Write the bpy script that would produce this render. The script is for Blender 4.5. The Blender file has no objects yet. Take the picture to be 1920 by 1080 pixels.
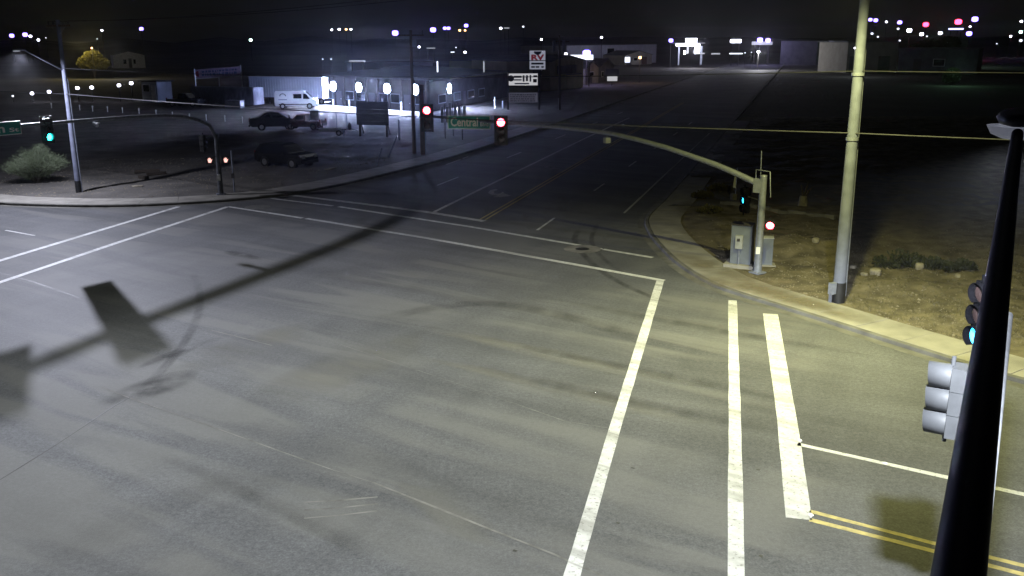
import bpy, bmesh, math, random
from mathutils import Vector, Matrix, noise
from mathutils.geometry import tessellate_polygon
R = math.radians
sc = bpy.context.scene
COL = sc.collection
rnd = random.Random(7)

# ------------------------------------------------------------------ camera
H = 9.5                      # the traffic camera is bolted to the signal pole 9.5 m up
F, PITCH, ROLL = 1760.0, R(14.97), R(-.25)
cam_d = bpy.data.cameras.new('camera'); cam = bpy.data.objects.new('camera', cam_d); COL.objects.link(cam)
cam.location = (0, 0, H)
cam_d.sensor_width = 36; cam_d.lens = 36 * F / 1920; cam_d.clip_start = .1; cam_d.clip_end = 6000
_fw = Vector((0, math.cos(PITCH), -math.sin(PITCH))); _r0 = Vector((1, 0, 0)); _u0 = Vector((0, math.sin(PITCH), math.cos(PITCH)))
_rt = _r0 * math.cos(ROLL) + _u0 * math.sin(ROLL); _up = -_r0 * math.sin(ROLL) + _u0 * math.cos(ROLL)
cam.rotation_euler = Matrix((_rt, _up, -_fw)).transposed().to_euler()
sc.camera = cam

# ------------------------------------------------------------------ sky, moon, exposure
w = bpy.data.worlds.new('World'); sc.world = w; w.use_nodes = True
nt = w.node_tree; bg = nt.nodes['Background']
sky_t = nt.nodes.new('ShaderNodeTexSky'); sky_t.sky_type = 'NISHITA'; sky_t.sun_disc = False
sky_t.sun_elevation = R(40); sky_t.sun_rotation = R(200); sky_t.dust_density = .6
sat = nt.nodes.new('ShaderNodeHueSaturation'); sat.inputs['Saturation'].default_value = .55
nt.links.new(sky_t.outputs[0], sat.inputs['Color']); nt.links.new(sat.outputs[0], bg.inputs[0])
bg.inputs[1].default_value = .00055
sun_d = bpy.data.lights.new('moon', 'SUN'); sun_d.energy = .014; sun_d.angle = R(12); sun_d.color = (.86, .9, 1)
sun = bpy.data.objects.new('moon', sun_d); COL.objects.link(sun); sun.rotation_euler = (R(50), 0, R(160))
vs = sc.view_settings; vs.view_transform = 'Standard'; vs.look = 'None'; vs.exposure = 0; vs.gamma = 1; vs.use_curve_mapping = False
sc.render.engine = 'CYCLES'; sc.cycles.use_denoising = True; sc.cycles.max_bounces = 6
sc.cycles.diffuse_bounces = 2; sc.cycles.glossy_bounces = 2; sc.cycles.sample_clamp_indirect = 3

# strengths of the real lamps of the place
P_NEAR, P_RIGHT, P_LEFT, P_WALL = 7300., 14500., 7800., 6500.

# ------------------------------------------------------------------ pixel -> place
def ray(x, y): return _fw + _rt * ((x - 960) / F) - _up * ((y - 540) / F)
def g(x, y, z=0.):                       # point on the level z under photo pixel x, y
    d = ray(x, y); t = (z - H) / d.z; return Vector((d.x * t, d.y * t, z))
def at(x, y, Y):                         # point under the pixel at distance Y ahead
    d = ray(x, y); t = Y / d.y; return Vector((d.x * t, Y, H + d.z * t))
def inplane(x, y, base, az):             # point under the pixel in the upright plane through base running along azimuth az
    n = Vector((math.cos(az), -math.sin(az), 0)); d = ray(x, y); o = Vector((0, 0, H))
    t = (Vector(base) - o).dot(n) / d.dot(n); return o + d * t
def azv(a): return Vector((math.sin(R(a)), math.cos(R(a)), 0))
AZ_A, AZ_B = 17.2, -51.5

# ------------------------------------------------------------------ materials
def _n(nt, t, **k):
    n = nt.nodes.new(t)
    for a, v in k.items(): setattr(n, a, v)
    return n
def mat(name, col, rough=.7, metal=0., var=.15, scale=3., spec=.4, bump=0., bscale=40., stretch=None, col2=None, emit=None, estr=0., nosample=False, coat=0.):
    m = bpy.data.materials.new(name); m.use_nodes = True; nt = m.node_tree
    b = nt.nodes['Principled BSDF']; b.inputs['Roughness'].default_value = rough; b.inputs['Metallic'].default_value = metal
    b.inputs['Specular IOR Level'].default_value = spec; b.inputs['Coat Weight'].default_value = coat
    tc = _n(nt, 'ShaderNodeTexCoord'); mp = _n(nt, 'ShaderNodeMapping'); nt.links.new(tc.outputs['Object'], mp.inputs[0])
    if stretch: mp.inputs['Scale'].default_value = stretch
    ns = _n(nt, 'ShaderNodeTexNoise'); ns.inputs['Scale'].default_value = scale; ns.inputs['Detail'].default_value = 6
    nt.links.new(mp.outputs[0], ns.inputs['Vector'])
    mx = _n(nt, 'ShaderNodeMix', data_type='RGBA')
    c2 = col2 or tuple(c * (1 - 2 * var) for c in col); c1 = col if col2 else tuple(min(1, c * (1 + var)) for c in col)
    mx.inputs[6].default_value = (*c1, 1); mx.inputs[7].default_value = (*c2, 1)
    mr = _n(nt, 'ShaderNodeMapRange'); mr.inputs[1].default_value = .3; mr.inputs[2].default_value = .7
    nt.links.new(ns.outputs[0], mr.inputs[0]); nt.links.new(mr.outputs[0], mx.inputs[0]); nt.links.new(mx.outputs[2], b.inputs['Base Color'])
    if bump:
        n2 = _n(nt, 'ShaderNodeTexNoise'); n2.inputs['Scale'].default_value = bscale; n2.inputs['Detail'].default_value = 4
        nt.links.new(tc.outputs['Object'], n2.inputs['Vector'])
        bp = _n(nt, 'ShaderNodeBump'); bp.inputs['Strength'].default_value = bump; bp.inputs['Distance'].default_value = .03
        nt.links.new(n2.outputs[0], bp.inputs['Height']); nt.links.new(bp.outputs[0], b.inputs['Normal'])
    if emit:
        b.inputs['Emission Color'].default_value = (*emit, 1); b.inputs['Emission Strength'].default_value = estr
        if nosample: m.cycles.emission_sampling = 'NONE'
    return m

def asphalt():
    m = bpy.data.materials.new('asphalt'); m.use_nodes = True; nt = m.node_tree; L = nt.links.new
    b = nt.nodes['Principled BSDF']; b.inputs['Roughness'].default_value = .82; b.inputs['Specular IOR Level'].default_value = .25
    tc = _n(nt, 'ShaderNodeTexCoord')
    def streak(az, sx, sy, scale, lo, hi, detail=5, dist=.3):
        m0 = _n(nt, 'ShaderNodeMapping'); m0.inputs['Rotation'].default_value = (0, 0, R(az)); L(tc.outputs['Object'], m0.inputs[0])
        mp = _n(nt, 'ShaderNodeMapping'); mp.inputs['Scale'].default_value = (sx, sy, 1); mp.inputs['Location'].default_value = (az * .37, scale, 0); L(m0.outputs[0], mp.inputs[0])
        ns = _n(nt, 'ShaderNodeTexNoise'); ns.inputs['Scale'].default_value = scale; ns.inputs['Detail'].default_value = detail; ns.inputs['Distortion'].default_value = dist
        L(mp.outputs[0], ns.inputs['Vector'])
        mr = _n(nt, 'ShaderNodeMapRange'); mr.inputs[1].default_value = .32; mr.inputs[2].default_value = .68; mr.inputs[3].default_value = lo; mr.inputs[4].default_value = hi
        L(ns.outputs[0], mr.inputs[0]); return mr.outputs[0]
    s1 = streak(-57, 1, .09, .46, .8, 1.18, 5, .8)       # wheel tracks along the cross street
    s2 = streak(17, 1, .1, .4, .95, 1.05, 4, 1.)         # and along the main road
    s3 = streak(0, 1, 1, .12, .82, 1.16, 6)        # big dusty patches
    s4 = streak(0, 1, 1, 9, .84, 1.16, 3, 0)         # grain
    s5 = streak(-60, 1, .3, 1.6, .94, 1.06, 6, .8)
    s6 = streak(24, 1, .2, .6, .92, 1.08, 6, 1.6)    # turning sweeps
    def mul(a, c):
        k = _n(nt, 'ShaderNodeMath', operation='MULTIPLY'); L(a, k.inputs[0]); L(c, k.inputs[1]); return k.outputs[0]
    s7 = streak(0, 1, 1, 24, .8, 1.2, 2, 0)        # stone grain
    f = mul(mul(mul(s1, s2), mul(s3, s4)), mul(mul(s5, s6), s7))
    vm = _n(nt, 'ShaderNodeVectorMath', operation='SCALE'); vm.inputs[0].default_value = (.090, .091, .095); L(f, vm.inputs['Scale'])
    d1 = streak(-57, 1, .10, .55, -.8, 1.4, 5, 1.); d2 = streak(40, 1, .3, .16, -.3, 1.3, 5, .6); dm = mul(d1, d2); cl = _n(nt, 'ShaderNodeClamp'); L(dm, cl.inputs[0]); cl.inputs[2].default_value = .55
    mx = _n(nt, 'ShaderNodeMix', data_type='RGBA'); L(cl.outputs[0], mx.inputs[0]); L(vm.outputs[0], mx.inputs[6]); mx.inputs[7].default_value = (.156, .153, .145, 1)     # pale dust swept along the wheel paths
    L(mx.outputs[2], b.inputs['Base Color'])
    n2 = _n(nt, 'ShaderNodeTexNoise'); n2.inputs['Scale'].default_value = 60; n2.inputs['Detail'].default_value = 3; L(tc.outputs['Object'], n2.inputs['Vector'])
    bp = _n(nt, 'ShaderNodeBump'); bp.inputs['Strength'].default_value = .35; bp.inputs['Distance'].default_value = .01
    L(n2.outputs[0], bp.inputs['Height']); L(bp.outputs[0], b.inputs['Normal'])
    return m
def stain(name, col, thr=.5, soft=.12, scale=1.3, stretch=(1, 1, 1), rot=0):
    m = bpy.data.materials.new(name); m.use_nodes = True; nt = m.node_tree; L = nt.links.new
    b = nt.nodes['Principled BSDF']; b.inputs['Base Color'].default_value = (*col, 1); b.inputs['Roughness'].default_value = .85; b.inputs['Specular IOR Level'].default_value = .2
    tc = _n(nt, 'ShaderNodeTexCoord'); m0 = _n(nt, 'ShaderNodeMapping'); m0.inputs['Rotation'].default_value = (0, 0, R(rot)); L(tc.outputs['Object'], m0.inputs[0]); mp = _n(nt, 'ShaderNodeMapping'); mp.inputs['Scale'].default_value = stretch; L(m0.outputs[0], mp.inputs[0])
    ns = _n(nt, 'ShaderNodeTexNoise'); ns.inputs['Scale'].default_value = scale; ns.inputs['Detail'].default_value = 7; L(mp.outputs[0], ns.inputs['Vector'])
    mr = _n(nt, 'ShaderNodeMapRange'); mr.inputs[1].default_value = thr - soft; mr.inputs[2].default_value = thr + soft; L(ns.outputs[0], mr.inputs[0])
    g_ = _n(nt, 'ShaderNodeAttribute'); g_.attribute_name = 'fade'
    k = _n(nt, 'ShaderNodeMath', operation='MULTIPLY'); L(mr.outputs[0], k.inputs[0]); L(g_.outputs['Fac'], k.inputs[1])
    L(k.outputs[0], b.inputs['Alpha']); return m

def worn_paint():
    m = mat('white_paint', (.62, .62, .61), .7, col2=(.47, .47, .46), scale=5, spec=.3, bump=.2, bscale=50); nt = m.node_tree; L = nt.links.new; b = nt.nodes['Principled BSDF']
    src = b.inputs['Base Color'].links[0].from_socket; tc = _n(nt, 'ShaderNodeTexCoord'); fac = None
    for az, sx, sy, sc_, lo, hi, amt in ((-56, 1, .12, 1.6, .48, .64, .62), (0, 1, 1, 11, .57, .66, .75), (-50, 1, .03, 5, .62, .7, .5)):
        m0 = _n(nt, 'ShaderNodeMapping'); m0.inputs['Rotation'].default_value = (0, 0, R(az)); L(tc.outputs['Object'], m0.inputs[0]); mp = _n(nt, 'ShaderNodeMapping'); mp.inputs['Scale'].default_value = (sx, sy, 1); L(m0.outputs[0], mp.inputs[0])
        ns = _n(nt, 'ShaderNodeTexNoise'); ns.inputs['Scale'].default_value = sc_; ns.inputs['Detail'].default_value = 6; L(mp.outputs[0], ns.inputs['Vector'])
        mr = _n(nt, 'ShaderNodeMapRange'); mr.inputs[1].default_value = lo; mr.inputs[2].default_value = hi; mr.inputs[4].default_value = amt; L(ns.outputs[0], mr.inputs[0])
        mx = _n(nt, 'ShaderNodeMix', data_type='RGBA'); L(mr.outputs[0], mx.inputs[0]); L(src, mx.inputs[6]); mx.inputs[7].default_value = (.2, .195, .18, 1); src = mx.outputs[2]
    L(src, b.inputs['Base Color']); return m
M = dict(
    asphalt=asphalt(),
    dirt=mat('dirt', (.21, .18, .125), .95, col2=(.075, .066, .045), scale=1.3, bump=1., bscale=9, spec=.1),
    lot=mat('lot_dirt', (.15, .14, .13), .95, col2=(.085, .08, .075), scale=.5, bump=.8, bscale=7, spec=.1),
    desert=mat('desert', (.13, .12, .11), .95, col2=(.08, .075, .07), scale=.05, spec=.1),
    concrete=mat('concrete', (.29, .275, .245), .88, var=.13, scale=1.1, bump=.3, bscale=25, spec=.2),
    concrete_d=mat('old_concrete', (.21, .20, .185), .9, var=.2, scale=1.4, bump=.4, bscale=25, spec=.2),
    kerbm=mat('shaded_kerb', (.17, .165, .15), .9, col2=(.09, .088, .08), scale=1.6, bump=.3, bscale=25, spec=.2),  # kerb colour darkened for the shade on its face
    paint=worn_paint(),
    paint_far=mat('worn_white_paint', (.66, .66, .64), .75, col2=(.36, .36, .35), scale=3, spec=.3),
    yellow=mat('yellow_paint', (.56, .46, .18), .7, col2=(.30, .26, .13), scale=6, spec=.3),
    dash=mat('dashed_paint', (.62, .62, .60), .75, col2=(.38, .38, .37), scale=3, spec=.3),
    galv=mat('galvanised_steel', (.27, .29, .36), .5, .35, var=.12, scale=6, spec=.5),
    galv_d=mat('dimmed_steel', (.11, .115, .13), .6, .2, var=.2, scale=5),  # darker copy of galv, painting in weaker light on the arms
    pole_c=mat('concrete_pole', (.165, .18, .25), .75, var=.12, scale=2.5, bump=.2, bscale=20),
    navy=mat('dark_steel', (.024, .026, .048), .62, .1, var=.25, scale=3, spec=.25),
    black=mat('black_plastic', (.018, .018, .02), .5, var=.2, scale=5),
    housing=mat('grey_housing', (.34, .35, .37), .5, var=.08, scale=5, spec=.5),
    shade=mat('dark_grey_plastic', (.055, .058, .064), .55, var=.08, scale=5, spec=.3),
    jet=mat('jet_plastic', (.003, .003, .004), .8, spec=.0),
    rubber=mat('rubber', (.02, .02, .02), .85),
    wood=mat('weathered_wood', (.16, .12, .09), .9, col2=(.08, .06, .05), scale=2, stretch=(6, 6, .6)),
    grey_box=mat('grey_cabinet', (.17, .19, .23), .5, .2, var=.08, scale=3),
    white=mat('white_sheet', (.70, .71, .72), .5, var=.1, scale=2),
    whitecar=mat('white_car_paint', (.78, .79, .80), .3, var=.03, scale=2, coat=.6),
    blackcar=mat('black_car_paint', (.012, .012, .014), .25, var=.1, coat=.6),
    greycar=mat('charcoal_car_paint', (.03, .03, .035), .3, var=.1, coat=.6),
    glass=mat('dark_glass', (.012, .014, .018), .08, spec=.8),
    chrome=mat('bright_metal', (.6, .6, .62), .3, .9, var=.05),
    green_sign=mat('green_sign', (.03, .30, .27), .45, var=.05, scale=2),
    sign_white=mat('reflective_white', (.93, .93, .93), .45, var=.03),
    plank=mat('dark_timber', (.06, .045, .035), .9, col2=(.03, .025, .02), scale=3, stretch=(1, 8, 8)),
    brick=mat('painted_block', (.036, .034, .037), .9, var=.4, scale=.7, bump=.3, bscale=12),
    roofm=mat('roof_sheet', (.10, .10, .11), .7, var=.2, scale=.8),
    metal_wall=mat('metal_siding', (.42, .45, .50), .5, .15, var=.08, scale=.7),
    tan=mat('tan_siding', (.46, .40, .22), .7, var=.1, scale=.6),
    cream=mat('cream_wall', (.30, .28, .24), .8, var=.1, scale=.6),
    dwall=mat('dark_wall', (.10, .10, .12), .85, var=.15, scale=.6),
    dgreen=mat('dark_green_wall', (.06, .10, .07), .85, var=.15, scale=.8),
    tarp=mat('tarp', (.42, .44, .50), .6, var=.14, scale=1.2, stretch=(3, 1, 1)),
    board=mat('board_back', (.085, .075, .085), .85, col2=(.045, .04, .05), scale=1.2, stretch=(.6, .6, 6)),
    frame_d=mat('dark_frame', (.05, .045, .045), .7),
    stone=mat('stone', (.30, .27, .21), .9, var=.2, scale=4),
    pebble=mat('pebbles', (.27, .235, .17), .9, col2=(.11, .1, .08), scale=1.5),
    bark=mat('bark', (.08, .065, .05), .95, var=.2, scale=8),
    leaf_a=mat('grey_green_leaf', (.21, .25, .16), .8, col2=(.13, .165, .09), scale=1.3),
    leaf_b=mat('green_leaf', (.045, .05, .022), .85, col2=(.018, .022, .01), scale=1.3),
    leaf_y=mat('yellow_leaf', (.14, .12, .03), .8, col2=(.06, .055, .015), scale=1.),
    weed=mat('dry_weed', (.13, .115, .05), .9, col2=(.06, .055, .025), scale=2),
    tail=mat('red_plastic', (.22, .02, .03), .4),
    red_txt=mat('red_lettering', (.28, .03, .04), .6, emit=(.5, .03, .06), estr=.16, nosample=True), ink=mat('dark_lettering', (.05, .05, .07), .6), blue_txt=mat('blue_lettering', (.12, .15, .28), .6),
    pink=mat('faded_pink', (.42, .33, .42), .7, var=.15),
    brown=mat('rust_brown', (.10, .05, .04), .8, var=.2, scale=2),
    iron=mat('cast_iron', (.03, .03, .03), .6, .4),
    hill=mat('hill_scrub', (.15, .14, .14), 1, var=.2, scale=.01, spec=0),
    cable=mat('cable', (.02, .02, .025), .7),
    rope=mat('bright_cable', (.06, .06, .07), .7),
)
def lampmat(n, c, s, nosample=True): return mat(n, (.1, .1, .1), emit=c, estr=s, nosample=nosample)
M['lens_red'] = lampmat('lit_red_lens', (1, .045, .07), 42, False)
M['lens_green'] = lampmat('lit_green_lens', (.01, .85, .8), 45, False)
M['lens_cyan'] = lampmat('lit_cyan_lens', (.02, .5, 1), 9, False)
M['lens_hand'] = lampmat('lit_hand_symbol', (1, .52, .45), 1.6, False)
M['lens_off'] = mat('unlit_lens', (.03, .02, .02), .15, spec=.7)
M['flood'] = lampmat('floodlight_face', (.62, .7, 1), 900)
M['led'] = lampmat('street_lamp_face', (.8, .85, 1), 1.5)
M['led_y'] = lampmat('street_lamp_face_warm', (1, .95, .55), 3)
FAR = {'white': lampmat('far_white', (.8, .8, 1), 14), 'violet': lampmat('far_violet', (.2, .14, 1), 10), 'warm': lampmat('far_warm', (1, .5, .2), 7),
       'red': lampmat('far_red', (1, .03, .08), 14), 'dim': lampmat('far_dim', (.75, .8, .95), 2.2), 'green': lampmat('far_green', (.6, 1, .85), 16), 'blue': lampmat('far_blue', (.35, .4, 1), 5),
       'sign': lampmat('lit_sign_panel', (.72, .76, .95), .30), 'box': lampmat('lit_panel', (.95, .95, 1), .5), 'boxw': lampmat('lit_warm_panel', (1, .93, .72), .7), 'pale': lampmat('lit_pale_panel', (.85, .9, 1), .42)}

# ------------------------------------------------------------------ mesh helpers
class MB:
    def __init__(s): s.v = []; s.f = []; s.sm = []
    def add(s, vs, fs, smooth=False):
        o = len(s.v); s.v += [tuple(v) for v in vs]; s.f += [tuple(i + o for i in f) for f in fs]; s.sm += [smooth] * len(fs); return s
    def box(s, c, d, yaw=0., top=1., mat3=None):
        x, y, z = (k / 2 for k in d); m = mat3 or Matrix.Rotation(yaw, 3, 'Z'); c = Vector(c)
        p = [c + m @ Vector(q) for q in ((-x, -y, -z), (x, -y, -z), (x, y, -z), (-x, y, -z), (-x * top, -y * top, z), (x * top, -y * top, z), (x * top, y * top, z), (-x * top, y * top, z))]
        return s.add(p, [(3, 2, 1, 0), (4, 5, 6, 7), (0, 1, 5, 4), (1, 2, 6, 5), (2, 3, 7, 6), (3, 0, 4, 7)])
    def tube(s, pts, rads, n=12, cap=True):
        pts = [Vector(p) for p in pts]
        if not isinstance(rads, (list, tuple)): rads = [rads] * len(pts)
        vs = []; ref = None
        for i, p in enumerate(pts):
            t = (pts[min(i + 1, len(pts) - 1)] - pts[max(i - 1, 0)]).normalized()
            if ref is None: ref = t.orthogonal().normalized()
            a = (ref - t * ref.dot(t)).normalized(); ref = a; b = t.cross(a)
            vs += [p + (a * math.cos(2 * math.pi * k / n) + b * math.sin(2 * math.pi * k / n)) * rads[i] for k in range(n)]
        fs = [(i * n + k, i * n + (k + 1) % n, (i + 1) * n + (k + 1) % n, (i + 1) * n + k) for i in range(len(pts) - 1) for k in range(n)]
        s.add(vs, fs, True)
        if cap:
            s.add(vs[:n], [tuple(reversed(range(n)))]); s.add(vs[-n:], [tuple(range(n))])
        return s
    def prism(s, poly, axis_o, ex, ey, ez, depth):   # poly in (ex, ey), extruded +-depth/2 along ez
        o = Vector(axis_o); a = [o + ex * x + ey * y + ez * (depth / 2) for x, y in poly]; b = [p - ez * depth for p in a]; n = len(a)
        tri = tessellate_polygon([[Vector((x, y, 0)) for x, y in poly]])
        return s.add(a + b, [tuple(t) for t in tri] + [tuple(n + i for i in reversed(t)) for t in tri] + [(i, i + n, (i + 1) % n + n, (i + 1) % n) for i in range(n)])
    def flat(s, pts, z=None):
        pts = [Vector(p) for p in pts]
        if z is not None: pts = [Vector((p.x, p.y, z)) for p in pts]
        tri = tessellate_polygon([[Vector((p.x, p.y, 0)) for p in pts]])
        fs = []
        for t in tri:
            a, b, c = (pts[i] for i in t); fs.append(tuple(t) if (b - a).cross(c - a).z > 0 else tuple(reversed(t)))
        return s.add(pts, fs)
    def mesh(s, name, m):
        me = bpy.data.meshes.new(name); me.from_pydata(s.v, [], s.f); me.materials.append(m); me.polygons.foreach_set('use_smooth', s.sm)
        me.update(); return me
    def build(s, name, m, parent=None, fix=False):
        me = s.mesh(name, m if not isinstance(m, str) else M[m])
        if fix:
            bm = bmesh.new(); bm.from_mesh(me); bmesh.ops.recalc_face_normals(bm, faces=bm.faces); bm.to_mesh(me); bm.free()
        return link(name, me, parent)
def link(name, me, parent=None):
    o = bpy.data.objects.new(name, me); COL.objects.link(o)
    if parent is not None: par(o, parent)
    return o
_world = {}
def wmat(o):
    return (wmat(o.parent) @ o.matrix_parent_inverse if o.parent else Matrix()) @ Matrix.LocRotScale(o.location, o.rotation_euler, o.scale)
def par(o, p):                            # meshes are written in world coordinates
    o.parent = p; o.matrix_parent_inverse = wmat(p).inverted(); return o
def tag(o, label=None, cat=None, group=None, kind=None):
    for k, v in (('label', label), ('category', cat), ('group', group), ('kind', kind)):
        if v: o[k] = v
    return o
def thing(name, loc, label, cat, group=None):
    o = bpy.data.objects.new(name, None); COL.objects.link(o); o.location = loc; o.empty_display_size = .3
    return tag(o, label, cat, group)
def struct(o): o['kind'] = 'structure'; return o
def text_mesh(txt, size, o, ex, ey, name, m, parent, thick=.004, sx=1., bold=0., fit=None):
    c = bpy.data.curves.new('t', 'FONT'); c.body = txt; c.size = size; c.extrude = thick; c.align_x = 'LEFT'; c.resolution_u = 3; c.offset = bold
    t = bpy.data.objects.new('t', c); me = bpy.data.meshes.new_from_object(t); bpy.data.objects.remove(t); bpy.data.curves.remove(c)
    ez = ex.cross(ey); mt = Matrix((( ex.x * sx, ey.x, ez.x, o.x), (ex.y * sx, ey.y, ez.y, o.y), (ex.z * sx, ey.z, ez.z, o.z), (0, 0, 0, 1)))
    if fit:
        xs = [v.co.x for v in me.vertices]; k = fit / (max(xs) - min(xs)); x0 = min(xs)
        for v in me.vertices: v.co.x = (v.co.x - x0) * k
    me.transform(mt); me.materials.clear(); me.materials.append(M[m]); me.name = name
    return link(name, me, parent)
Z = Vector((0, 0, 1))

# ================================================================== SETTING
# kerb lines, seen from above (metres)
NE = [(7.3 + .307 * (y - 49.6), y) for y in (900, 300, 150, 110, 90, 76, 66, 58, 54)] + [(7.05, 49.6), (6.75, 45.6), (6.86, 42.), (7.05, 39.4), (7.45, 37.), (8.0, 35.2), (8.78, 33.8), (10.15, 31.7), (11.82, 28.8), (14.3, 24.7), (18, 20.3), (24, 15.4), (40, 5.2), (90, -26)]
NW = [(-100, 108), (-50, 68.5), (-38, 59.2), (-33, 56.2), (-30.3, 55), (-26, 54.15), (-22.1, 54.05), (-17.85, 55.4), (-15.6, 56.7), (-13.7, 58.4), (-11.5, 61.5), (-9.63, 65.2), (-5.47, 74.7), (-2.75, 82.6), (2.28, 98.2), (18.3, 150), (64.8, 300), (250.8, 900)]
SW = [(-28, -30), (-22.3, -4), (-20.6, 6), (-21.5, 15), (-25, 22), (-34, 31), (-62, 53), (-112, 93)]
SE = [(90, -50), (40, -18.5), (14, -2.2), (6, 2.6), (2.4, 3.4), (-.6, 2.2), (-2.2, -1), (-4, -8), (-9, -30)]
def smooth_line(p, it=2):
    p = [Vector(q) for q in p]
    for _ in range(it):
        q = [p[0]]
        for a, b in zip(p, p[1:]): q += [a * .75 + b * .25, a * .25 + b * .75]
        p = q + [p[-1]]
    return p
NEs, NWs, SWs, SEs = (smooth_line(k) for k in (NE, NW, SW, SE))
road_poly = NEs + SEs + SWs + NWs         # round the whole crossing
def side_normals(p):
    out = []
    for i in range(len(p)):
        t = (p[min(i + 1, len(p) - 1)] - p[max(i - 1, 0)]).normalized(); out.append(Vector((t.y, -t.x)))
    return out
def offs(p, d, sgn): return [q + n * d * sgn for q, n in zip(p, side_normals(p))]
def inside(x, y, poly):
    c = False; j = len(poly) - 1
    for i in range(len(poly)):
        xi, yi = poly[i]; xj, yj = poly[j]
        if (yi > y) != (yj > y) and x < (xj - xi) * (y - yi) / (yj - yi) + xi: c = not c
        j = i
    return c
ground = MB().flat([(-3000, -400, -.06), (3000, -400, -.06), (3000, 3500, -.06), (-3000, 3500, -.06)]).build('ground', 'desert'); struct(ground)
road = MB().flat([(p.x, p.y, 0) for p in road_poly]).build('road', 'asphalt'); struct(road)

def sweep(p, prof, sgn, name, m):
    mb = MB(); rows = [offs(p, d, sgn) for d, z in prof]; n = len(p); vs = []
    for (d, z), r in zip(prof, rows): vs += [(q.x, q.y, z) for q in r]
    fs = []
    for k in range(len(prof) - 1):
        for i in range(n - 1):
            f = (k * n + i, k * n + i + 1, (k + 1) * n + i + 1, (k + 1) * n + i); fs.append(f if sgn < 0 else tuple(reversed(f)))
    mb.add(vs, fs); return struct(mb.build(name, m, fix=False))
def resample(p, step):
    out = [p[0]]; need = step
    for a, b in zip(p, p[1:]):
        L = (b - a).length; pos = 0.
        while L - pos >= need:
            pos += need; out.append(a + (b - a) * (pos / L)); need = step
        need -= L - pos
    return out
KERB = [(-.38, .006), (-.02, .012), (0., .13), (.03, .145), (.17, .145), (.17, -.05)]
for nm, line, sg in (('kerb_northeast', NEs, -1), ('kerb_northwest', NWs, -1), ('kerb_southwest', SWs, -1), ('kerb_southeast', SEs, -1)):
    sweep(line, KERB, sg, nm, 'kerbm')
def sidewalk(name, line, i0, i1, width, step, m):
    seg = [p for p in line if i0(p)]
    o = sweep(seg, [(.18, -.04), (.18, .10), (width - .01, .10), (width - .01, -.04)], -1, name, 'concrete_d')
    ps = resample(seg, step)
    a = offs(ps, .178, -1); b = offs(ps, width, -1)
    for i in range(len(ps) - 1):
        q = [a[i], a[i + 1], b[i + 1], b[i]]; c = sum(q, Vector((0, 0))) / 4
        q = [c + (k - c) * (1 - .016 / max(.3, (k - c).length)) for k in q]
        zt = .142 + rnd.uniform(-.006, .006)
        mb = MB(); mb.add([(k.x, k.y, zt) for k in q] + [(k.x, k.y, .06) for k in q], [(0, 1, 2, 3), (0, 4, 5, 1), (1, 5, 6, 2), (2, 6, 7, 3), (3, 7, 4, 0)])
        mb.build('slab', m, o, fix=True)
    return o
side_ne = sidewalk('sidewalk_northeast', NEs, lambda p: p.y < 112 and p.x < 30, None, 1.85, 1.8, 'concrete')
side_nw = sidewalk('sidewalk_northwest', NWs, lambda p: p.y < 112 and p.x > -40, None, 2.3, 2.2, 'concrete')
side_se = sidewalk('sidewalk_southeast', SEs, lambda p: p.x < 20 and p.y > -10, None, 2.2, 2.2, 'concrete')

# earth beyond the sidewalks, with real relief
def terrain(name, x0, x1, y0, y1, step, zfun, m):
    nx = int((x1 - x0) / step) + 1; ny = int((y1 - y0) / step) + 1; vs = []; ins = []
    for j in range(ny):
        for i in range(nx):
            x = x0 + i * step; y = y0 + j * step; ins.append(inside(x, y, road_poly)); vs.append((x, y, zfun(x, y)))
    fs = []
    for j in range(ny - 1):
        for i in range(nx - 1):
            a = j * nx + i; q = (a, a + 1, a + nx + 1, a + nx)
            if not any(ins[k] for k in q): fs.append(q)
    mb = MB(); mb.add(vs, fs, True); o = mb.build(name, m)
    bm = bmesh.new(); bm.from_mesh(o.data); bmesh.ops.delete(bm, geom=[v for v in bm.verts if not v.link_faces], context='VERTS'); bm.to_mesh(o.data); bm.free()
    return struct(o)
def dist_line(x, y, line): return min((q - Vector((x, y))).length for q in line)
NE_near = [p for p in NEs if p.y < 130 and p.x < 60]; NE_near = resample(NE_near, .8)
NW_near = resample([p for p in NWs if p.y < 130 and p.x > -70], .8)
def nz(x, y, s, k=0.): return noise.noise(Vector((x * s, y * s, k)))
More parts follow.
